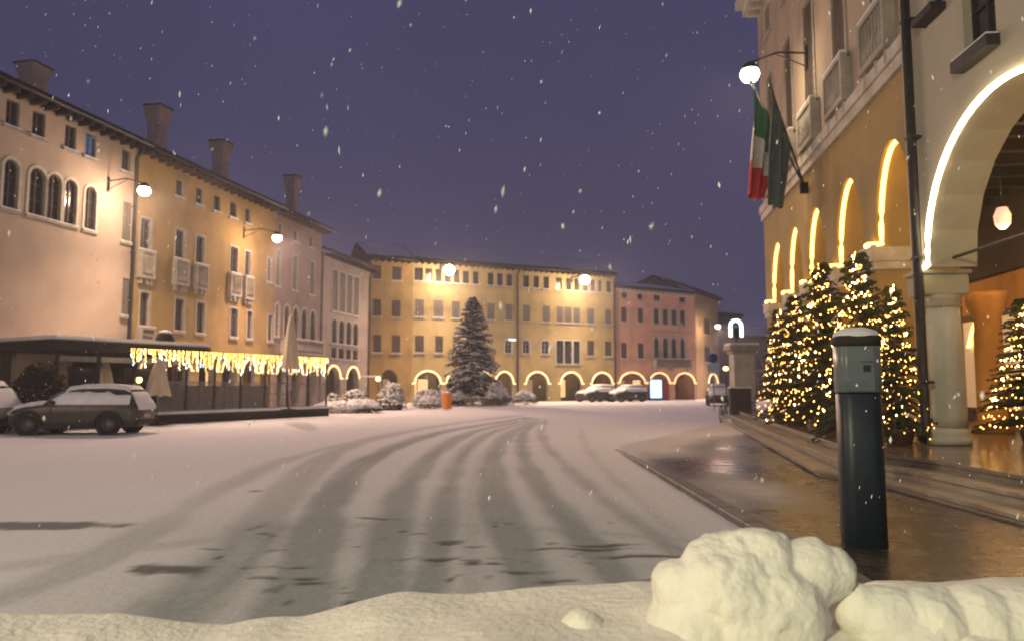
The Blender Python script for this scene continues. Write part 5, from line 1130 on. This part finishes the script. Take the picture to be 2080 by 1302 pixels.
mb = MB(); mb.box(-.35, -.5, -.05, .35, -.4, .05, 0, .01); mb.build('tube', 'lit_white', t); mb = MB(); mb.box(-.03, -.4, -.02, .03, 0, .02); mb.build('bracket', 'iron', t)

# ================================================================= far right: stone kiosk, lantern, dark cabinet, bicycle, signs
q = corner(1508, 36); k_ = 36 / FPX; zt_ = at(1508, 708, 36).z
t = thing('stone_pillar', 'broad beige stone pillar with a wide cap beyond the town hall corner', 'pillar', (q.x, q.y, 0))
mb = MB(); mb.box(-.5, -.4, .35, .5, .4, zt_ - .25, 0, .02); mb.build('shaft', 'pale_stone', t); mb = MB(); mb.box(-.6, -.5, -.05, .6, .5, .35, 0, .02); mb.build('base', 'stone', t)
mb = MB(); mb.box(-.58, -.48, zt_ - .248, .58, .48, zt_ - .1, 0, .02); mb.box(-.72, -.6, zt_ - .098, .72, .6, zt_ + .15, 0, .03); cp = mb.build('capital', 'stone', t); mb = MB(); mb.box(-.68, -.56, zt_ + .152, .68, .56, zt_ + .26, 0, .05); mb.build('snow_cover', 'snow', cp)
q = corner(1498, 40); z1_ = at(1498, 684, 40).z; z2_ = at(1498, 651, 40).z
t = thing('arched_lantern', 'white glowing arched lantern above the beige stone pillar', 'street lamp', (q.x, q.y, 0)); mb = MB(); mb.tube([(0, 0, -.05), (0, 0, z1_)], .06, 8); mb.build('post', 'iron', t)
w_ = .30; mb = MB(); c = curve_top(-w_, w_, z2_, w_, 'semi', 14); mb.tube([(-w_, 0, z1_)] + [(x, 0, z) for x, z in c] + [(w_, 0, z1_)], .085, 6); mb.build('light_tube', 'lamp_cool', t)
mb = MB(); mb.box(-.16, -.1, z1_, .16, .1, z2_ - .38, 0, .03); mb.build('housing', 'iron', t)
q = corner(1502, 33.5); t = thing('street_cabinet', 'dark box-like street cabinet standing before the beige stone pillar', 'cabinet', (q.x, q.y, 0), rad(-8)); mb = MB(); mb.box(-.46, -.3, .16, .46, .3, 1.38, 0, .03); mb.build('body', 'chair_dark', t)
for sx_ in (-1, 1): mb = MB(); mb.box(sx_ * .40 - .05, -.28, -.03, sx_ * .40 + .05, .28, .16); mb.build('foot', 'bark', t)
mb = MB(); mb.box(-.01, -.305, .2, .01, -.3005, 1.34); mb.build('door_seam', 'iron', t); mb = MB(); mb.box(-.48, -.32, 1.382, .48, .32, 1.45, 0, .03); mb.build('snow_cover', 'snow', t)
q = corner(1468, 31); t = thing('bicycle', 'parked bicycle seen nearly end-on left of the dark street cabinet', 'bicycle', (q.x, q.y, -.01), rad(64))
for xw in (-.52, .52):
    mb = MB(); mb.tube([(xw + .33 * math.cos(2 * math.pi * k / 24), 0, .34 + .33 * math.sin(2 * math.pi * k / 24)) for k in range(25)], .022, 6); w_ = mb.build('wheel', 'tyre', t)
    mb = MB(); [mb.tube([(xw, 0, .34), (xw + .31 * math.cos(k * .5236), 0, .34 + .31 * math.sin(k * .5236))], .003, 3) for k in range(12)]; mb.ball((xw, 0, .34), .04); mb.build('spokes', 'galvanised', w_)
mb = MB(); [mb.tube(p_, .018, 6) for p_ in ([(-.52, 0, .34), (-.1, 0, .30), (.38, 0, .78), (-.22, 0, .72), (-.1, 0, .30)], [(-.52, 0, .34), (-.22, 0, .72), (-.26, 0, .92)], [(.52, 0, .34), (.38, 0, .78), (.34, 0, 1.0)])]; mb.build('frame', 'paint_black', t)
mb = MB(); mb.tube([(.28, -.28, 1.02), (.36, -.1, 1.02), (.36, .1, 1.02), (.28, .28, 1.02)], .014, 6); mb.build('handlebar', 'galvanised', t); mb = MB(); mb.box(-.40, -.07, .92, -.14, .07, .97, 0, .02); mb.box(-.39, -.06, .971, -.15, .06, 1.01, 1, .015); mb.build('saddle', ['dark', 'snow'], t)
q = corner(1450, 46); zc2 = at(1450, 727, 46).z; t = thing('road_sign', 'round blue road sign over a pale blue plate near the tan house', 'sign', (q.x, q.y, 0)); mb = MB(); mb.tube([(0, .03, -.05), (0, .03, zc2 + .25)], .03, 6); mb.build('post', 'galvanised', t)
mb = MB(); mb.tube([(0, -.01, zc2), (0, .01, zc2)], .30, 20); sg = mb.build('disc', 'sign_blue', t); mb = MB(); mb.box(-.38, -.01, zc2 - .82, .38, .01, zc2 - .34); mb.build('plate', 'sign_pale', t)
q = corner(1475, 43); zl_ = at(1475, 748, 43).z; t = thing('lantern_post', 'small warm lantern on a post between the road sign and the stone pillar', 'lantern', (q.x, q.y, 0)); mb = MB(); mb.tube([(0, 0, -.05), (0, 0, zl_ - .1)], .03, 6); mb.build('post', 'iron', t); mb = MB(); mb.ball((0, 0, zl_), .15, 0, 8, 6, .8); mb.build('bulb', 'bulb_gold', t); mb = MB(); mb.lathe([(.2, .15 + zl_), (.05, zl_ + .25)], n=10); mb.build('lantern_cap', 'iron', t)

# ================================================================= flags on the town hall
s_, z_ = FR.uv(1641, 378); 
def flag(label, tip, bands, L_, hoist, seed, drift, fold=.16):
    base = Vector((0, -.1, 0)); tp = Vector(tip); d = (tp - base)
    t = thing('flag', label, 'flag', FR.w(s_, 0, z_), FR.a, 'flags on the town hall')
    mb = MB(); mb.tube([base, tp + d.normalized() * .1], .03, 8); mb.ball(tp + d.normalized() * .14, .06, 0, 8, 6); mb.box(-.06, -.22, -.22, .06, 0, .1); mb.build('flagpole', 'iron', t)
    nu, nv = 22, 34; cl = MB(); vs = []
    for j in range(nv + 1):
        v = j / nv
        for i in range(nu + 1):
            u = i / nu; p = tp - d.normalized() * (hoist * u * (1 - .50 * v)) - d.normalized() * (hoist * .10 * v)
            ph = u * 15 + seed + v * 1.3; am = fold * (.25 + .75 * min(1, v * 2))
            p = p + Vector((math.sin(ph) * am, math.cos(ph * .8) * am * .6, 0)) + Vector((drift[0] * v, drift[1] * v, -L_ * v * (1 - .22 * u) - .10 * math.sin(u * 3.1) * v))
            vs.append(p)
    nb = len(bands); 
    for b in range(nb):
        fs = [(j * (nu + 1) + i, j * (nu + 1) + i + 1, (j + 1) * (nu + 1) + i + 1, (j + 1) * (nu + 1) + i) for j in range(nv) for i in range(nu) if int(j * nb / nv) == b]
        cl.add(vs if b == 0 else [], [], b) if b == 0 else None
        cl.f += fs; cl.m += [b] * len(fs); cl.sm += [True] * len(fs)
    cl.build('cloth', bands, t)
M['flag_green'] = noisy('flag_green', (.03, .16, .06), (.02, .11, .045), 4, bump=.1); M['flag_white'] = noisy('flag_white', (.60, .57, .52), (.5, .47, .43), 4, bump=.1); M['flag_red'] = noisy('flag_red', (.52, .035, .025), (.42, .03, .02), 4, bump=.1)
M['flag_blue'] = noisy('flag_blue', (.085, .115, .12), (.06, .085, .09), 4, bump=.1)
sA, zA = FR.uv(1530, 176, -1.55); sB, zB = FR.uv(1568, 186, -1.15)
flag('green, white and red flag hanging limp from the town hall wall', (sA - s_, -1.55, zA - z_), ['flag_green', 'flag_white', 'flag_red'], 3.0, 1.7, .6, (-.1, -.25), .14)
flag('dark blue-grey flag hanging behind the tricolour one', (sB - s_, -1.15, zB - z_), ['flag_blue'], 3.0, 1.7, 2.1, (.0, -.15), .17)

# ================================================================= lanterns inside the arcades
def ceiling_lantern(fr, s, y, z, drop, label, power, col, glow='lamp_pink', r_=.16):
    t = thing('ceiling_lantern', label, 'lantern', fr.w(s, y, z), fr.a, 'lanterns inside the arcades'); mb = MB(); mb.tube([(0, 0, .25), (0, 0, drop)], .012, 5); mb.lathe([(.05, .30), (r_ * .8, .2), (r_ * .85, .18)], n=12); mb.build('chain', 'iron', t)
    mb = MB(); mb.lathe([(r_ * .6, .18), (r_, .02), (r_ * .9, -.16), (r_ * .4, -.26)], n=14); mb.build('glass_shade', glow, t); l = plight((0, 0, -.45), power, col, .15); l.parent = t; l.name = 'bulb_light'
def plight(p, power, col=(1, .70, .42), r=.12):
    d = bpy.data.lights.new('lamp_light', 'POINT'); d.energy = power; d.color = col; d.shadow_soft_size = r
    o = bpy.data.objects.new('lamp_light', d); COL.objects.link(o); o.location = p; return o
for i, s_q in enumerate((3.2, 8.4, 13.4)): ceiling_lantern(FR, s_q, 3.0, 5.4, 1.5, f'ceiling lantern in the town hall arcade behind the {["far", "middle", "near"][i]} lit tree', 75, (1, .52, .18))
s_q, z_q = FC.uv(2036, 440, 2.6); ceiling_lantern(FC, s_q, 2.6, z_q, 6.55 - z_q, 'pinkish bell-shaped lantern inside the big cream arch', 110, (1, .55, .22), r_=.16)
ceiling_lantern(FC, s_q + 4.5, 2.8, 5.2, 1.3, 'ceiling lantern deeper in the cream arcade beyond the photo edge', 110, (1, .55, .22))
# ---------------------------------------------------------------- street lamps
def plight(p, power, col=(1, .70, .42), r=.12):
    d = bpy.data.lights.new('lamp_light', 'POINT'); d.energy = power; d.color = col; d.shadow_soft_size = r
    o = bpy.data.objects.new('lamp_light', d); COL.objects.link(o); o.location = p; return o
def spot(p, power, col, tilt, r=.15):
    d = bpy.data.lights.new('lamp_light', 'SPOT'); d.energy = power; d.color = col; d.shadow_soft_size = r; d.spot_size = rad(158); d.spot_blend = .6
    o = bpy.data.objects.new('lamp_light', d); COL.objects.link(o); o.location = p; o.rotation_euler = (-tilt, 0, 0); return o
def wall_lamp(fr, px, py, out, label, power, col=(1, .70, .42), glow='lamp_glow', scale=1.0, at_=None, up_=.30):
    s, z = at_ if at_ else fr.uv(px, py, -out)
    p = fr.w(s, -out, z); t = thing('wall_lamp', label, 'street lamp', fr.w(s, 0, z), fr.a, 'street lamps on the house fronts')
    a = MB(); a.tube([(0, -.02, .55), (0, -out * .5, .62), (0, -out, .34)], .028 * scale, 6); a.tube([(0, -.02, .15), (0, -out * .55, .58)], .018 * scale, 5); a.box(-.08, -.03, .05, .08, .01, .75)
    a.build('bracket', 'iron', t)
    h = MB(); h.lathe([(.02, .40), (.10 * scale, .36), (.24 * scale, .20), (.26 * scale, .13), (.22 * scale, .125)], 0, -out, 16); h.build('lamp_shade', 'iron', t)
    b = MB(); b.ball((0, -out, .0), .27 * scale, 0, 14, 10, .9); b.build('bulb', glow, t)
    l = plight((0, -out, -.27 * scale), power * up_, col); l.parent = t; l.name = 'bulb_light'
    l = spot((0, -out, -.24 * scale), power * 3.4, col, rad(38)); l.parent = t; l.name = 'bulb_light'
    return t
wall_lamp(FL, 293, 388, 1.9, 'bright street lamp on the line between the pink and the ochre house', 1700, (1, .67, .46), up_=.5)
wall_lamp(FL, 563, 484, 2.2, 'bright street lamp on the brown-pink house beyond the ochre one', 2900, (1, .62, .45))
wall_lamp(FY, 912, 549, 2.4, 'left one of two street lamps on the long yellow building', 3700, (1, .67, .48), scale=1.9)
wall_lamp(FY, 1188, 569, 2.6, 'right one of two street lamps on the long yellow building', 3700, (1, .67, .48), scale=1.9)
wall_lamp(FR, 1523, 152, 1.6, 'bright street lamp high on the far corner of the town hall', 300, (1, .70, .45))
wall_lamp(FT, 1458, 663, 2.2, 'small pinkish street lamp on the narrow tan house beyond the pink palace', 2600, (1, .62, .48))
# unseen fill lamps added: one past the left edge, one behind the camera
wall_lamp(FL, 0, 0, 1.1, 'added unseen fill lamp on the pink house outside the left edge', 2100, (1, .66, .46), up_=.6, at_=(-2.0, 11.4))
def added_post_lamp(p, h, label, power, col):
    t = thing('added_fill_lamp', label, 'street lamp', p, 0, 'added lamp posts behind the viewpoint'); mb = MB(); mb.lathe([(.14, 0), (.13, .5), (.06, .6), (.05, h)], n=12); mb.build('post', 'iron', t)
    mb = MB(); mb.lathe([(.03, h + .30), (.30, h + .12), (.32, h + .06), (.28, h + .05)], n=16); mb.build('lamp_shade', 'iron', t); mb = MB(); mb.ball((0, 0, h), .14, 0, 12, 8, .6); mb.build('bulb', 'lamp_glow', t)
    l = plight((0, 0, h - .2), power, col, .2); l.parent = t; l.name = 'bulb_light'
added_post_lamp((-6.5, -8, 0), 8, 'added unseen fill lamp on a post behind the viewpoint, on the left', 7800, (1, .92, .57))  # added light source, out of view, brightens the foreground from behind
# ---------------------------------------------------------------- falling snow
r = random.Random(11); mb = MB()
for i in range(1300):
    d = r.uniform(1.6, 1.6 + 22) if i % 3 else r.uniform(1.2, 6); px, py = r.uniform(-60, 2140), r.uniform(-40, 1080); p = at(px, py, d)
    if p.z < .15 or (p.x > 2.6 and d > 9): continue
    s = r.uniform(.0016, .0042) * (1 + d * .10) * (1.7 if r.random() < .12 else 1); a = r.uniform(-.6, .2)
    k = r.uniform(1, 2.6); ax = Vector((r.uniform(-.1, .55), r.uniform(-.3, .3), 1)).normalized() * s * k; e1 = ax.cross(Vector((0, 1, 0))).normalized() * s * r.uniform(.45, .8); e2 = ax.cross(e1).normalized() * s * r.uniform(.45, .8)
    mb.add([p + e1, p + e2, p - e1, p - e2 * .8, p + ax, p - ax * .9], [(0, 1, 4), (1, 2, 4), (2, 3, 4), (3, 0, 4), (1, 0, 5), (2, 1, 5), (3, 2, 5), (0, 3, 5)], 0)
tag(mb.build('falling_snow', 'snow'), None, None, kind='stuff')
import os
hz = MB(); hz.box(-98, -34, -1.12, 98, 131, 24)
M['haze'] = bpy.data.materials.new('haze'); M['haze'].use_nodes = True; hn = M['haze'].node_tree.nodes; hn.clear()
ho = hn.new('ShaderNodeOutputMaterial'); hv = hn.new('ShaderNodeVolumePrincipled'); hv.inputs['Color'].default_value = (.8, .86, 1, 1); hv.inputs['Density'].default_value = .0021; hv.inputs['Anisotropy'].default_value = .35
M['haze'].node_tree.links.new(hv.outputs[0], ho.inputs['Volume']); tag(hz.build('haze', 'haze'), None, None, kind='stuff')
print('MESHES', len(bpy.data.meshes), 'OBJ', len(bpy.data.objects))
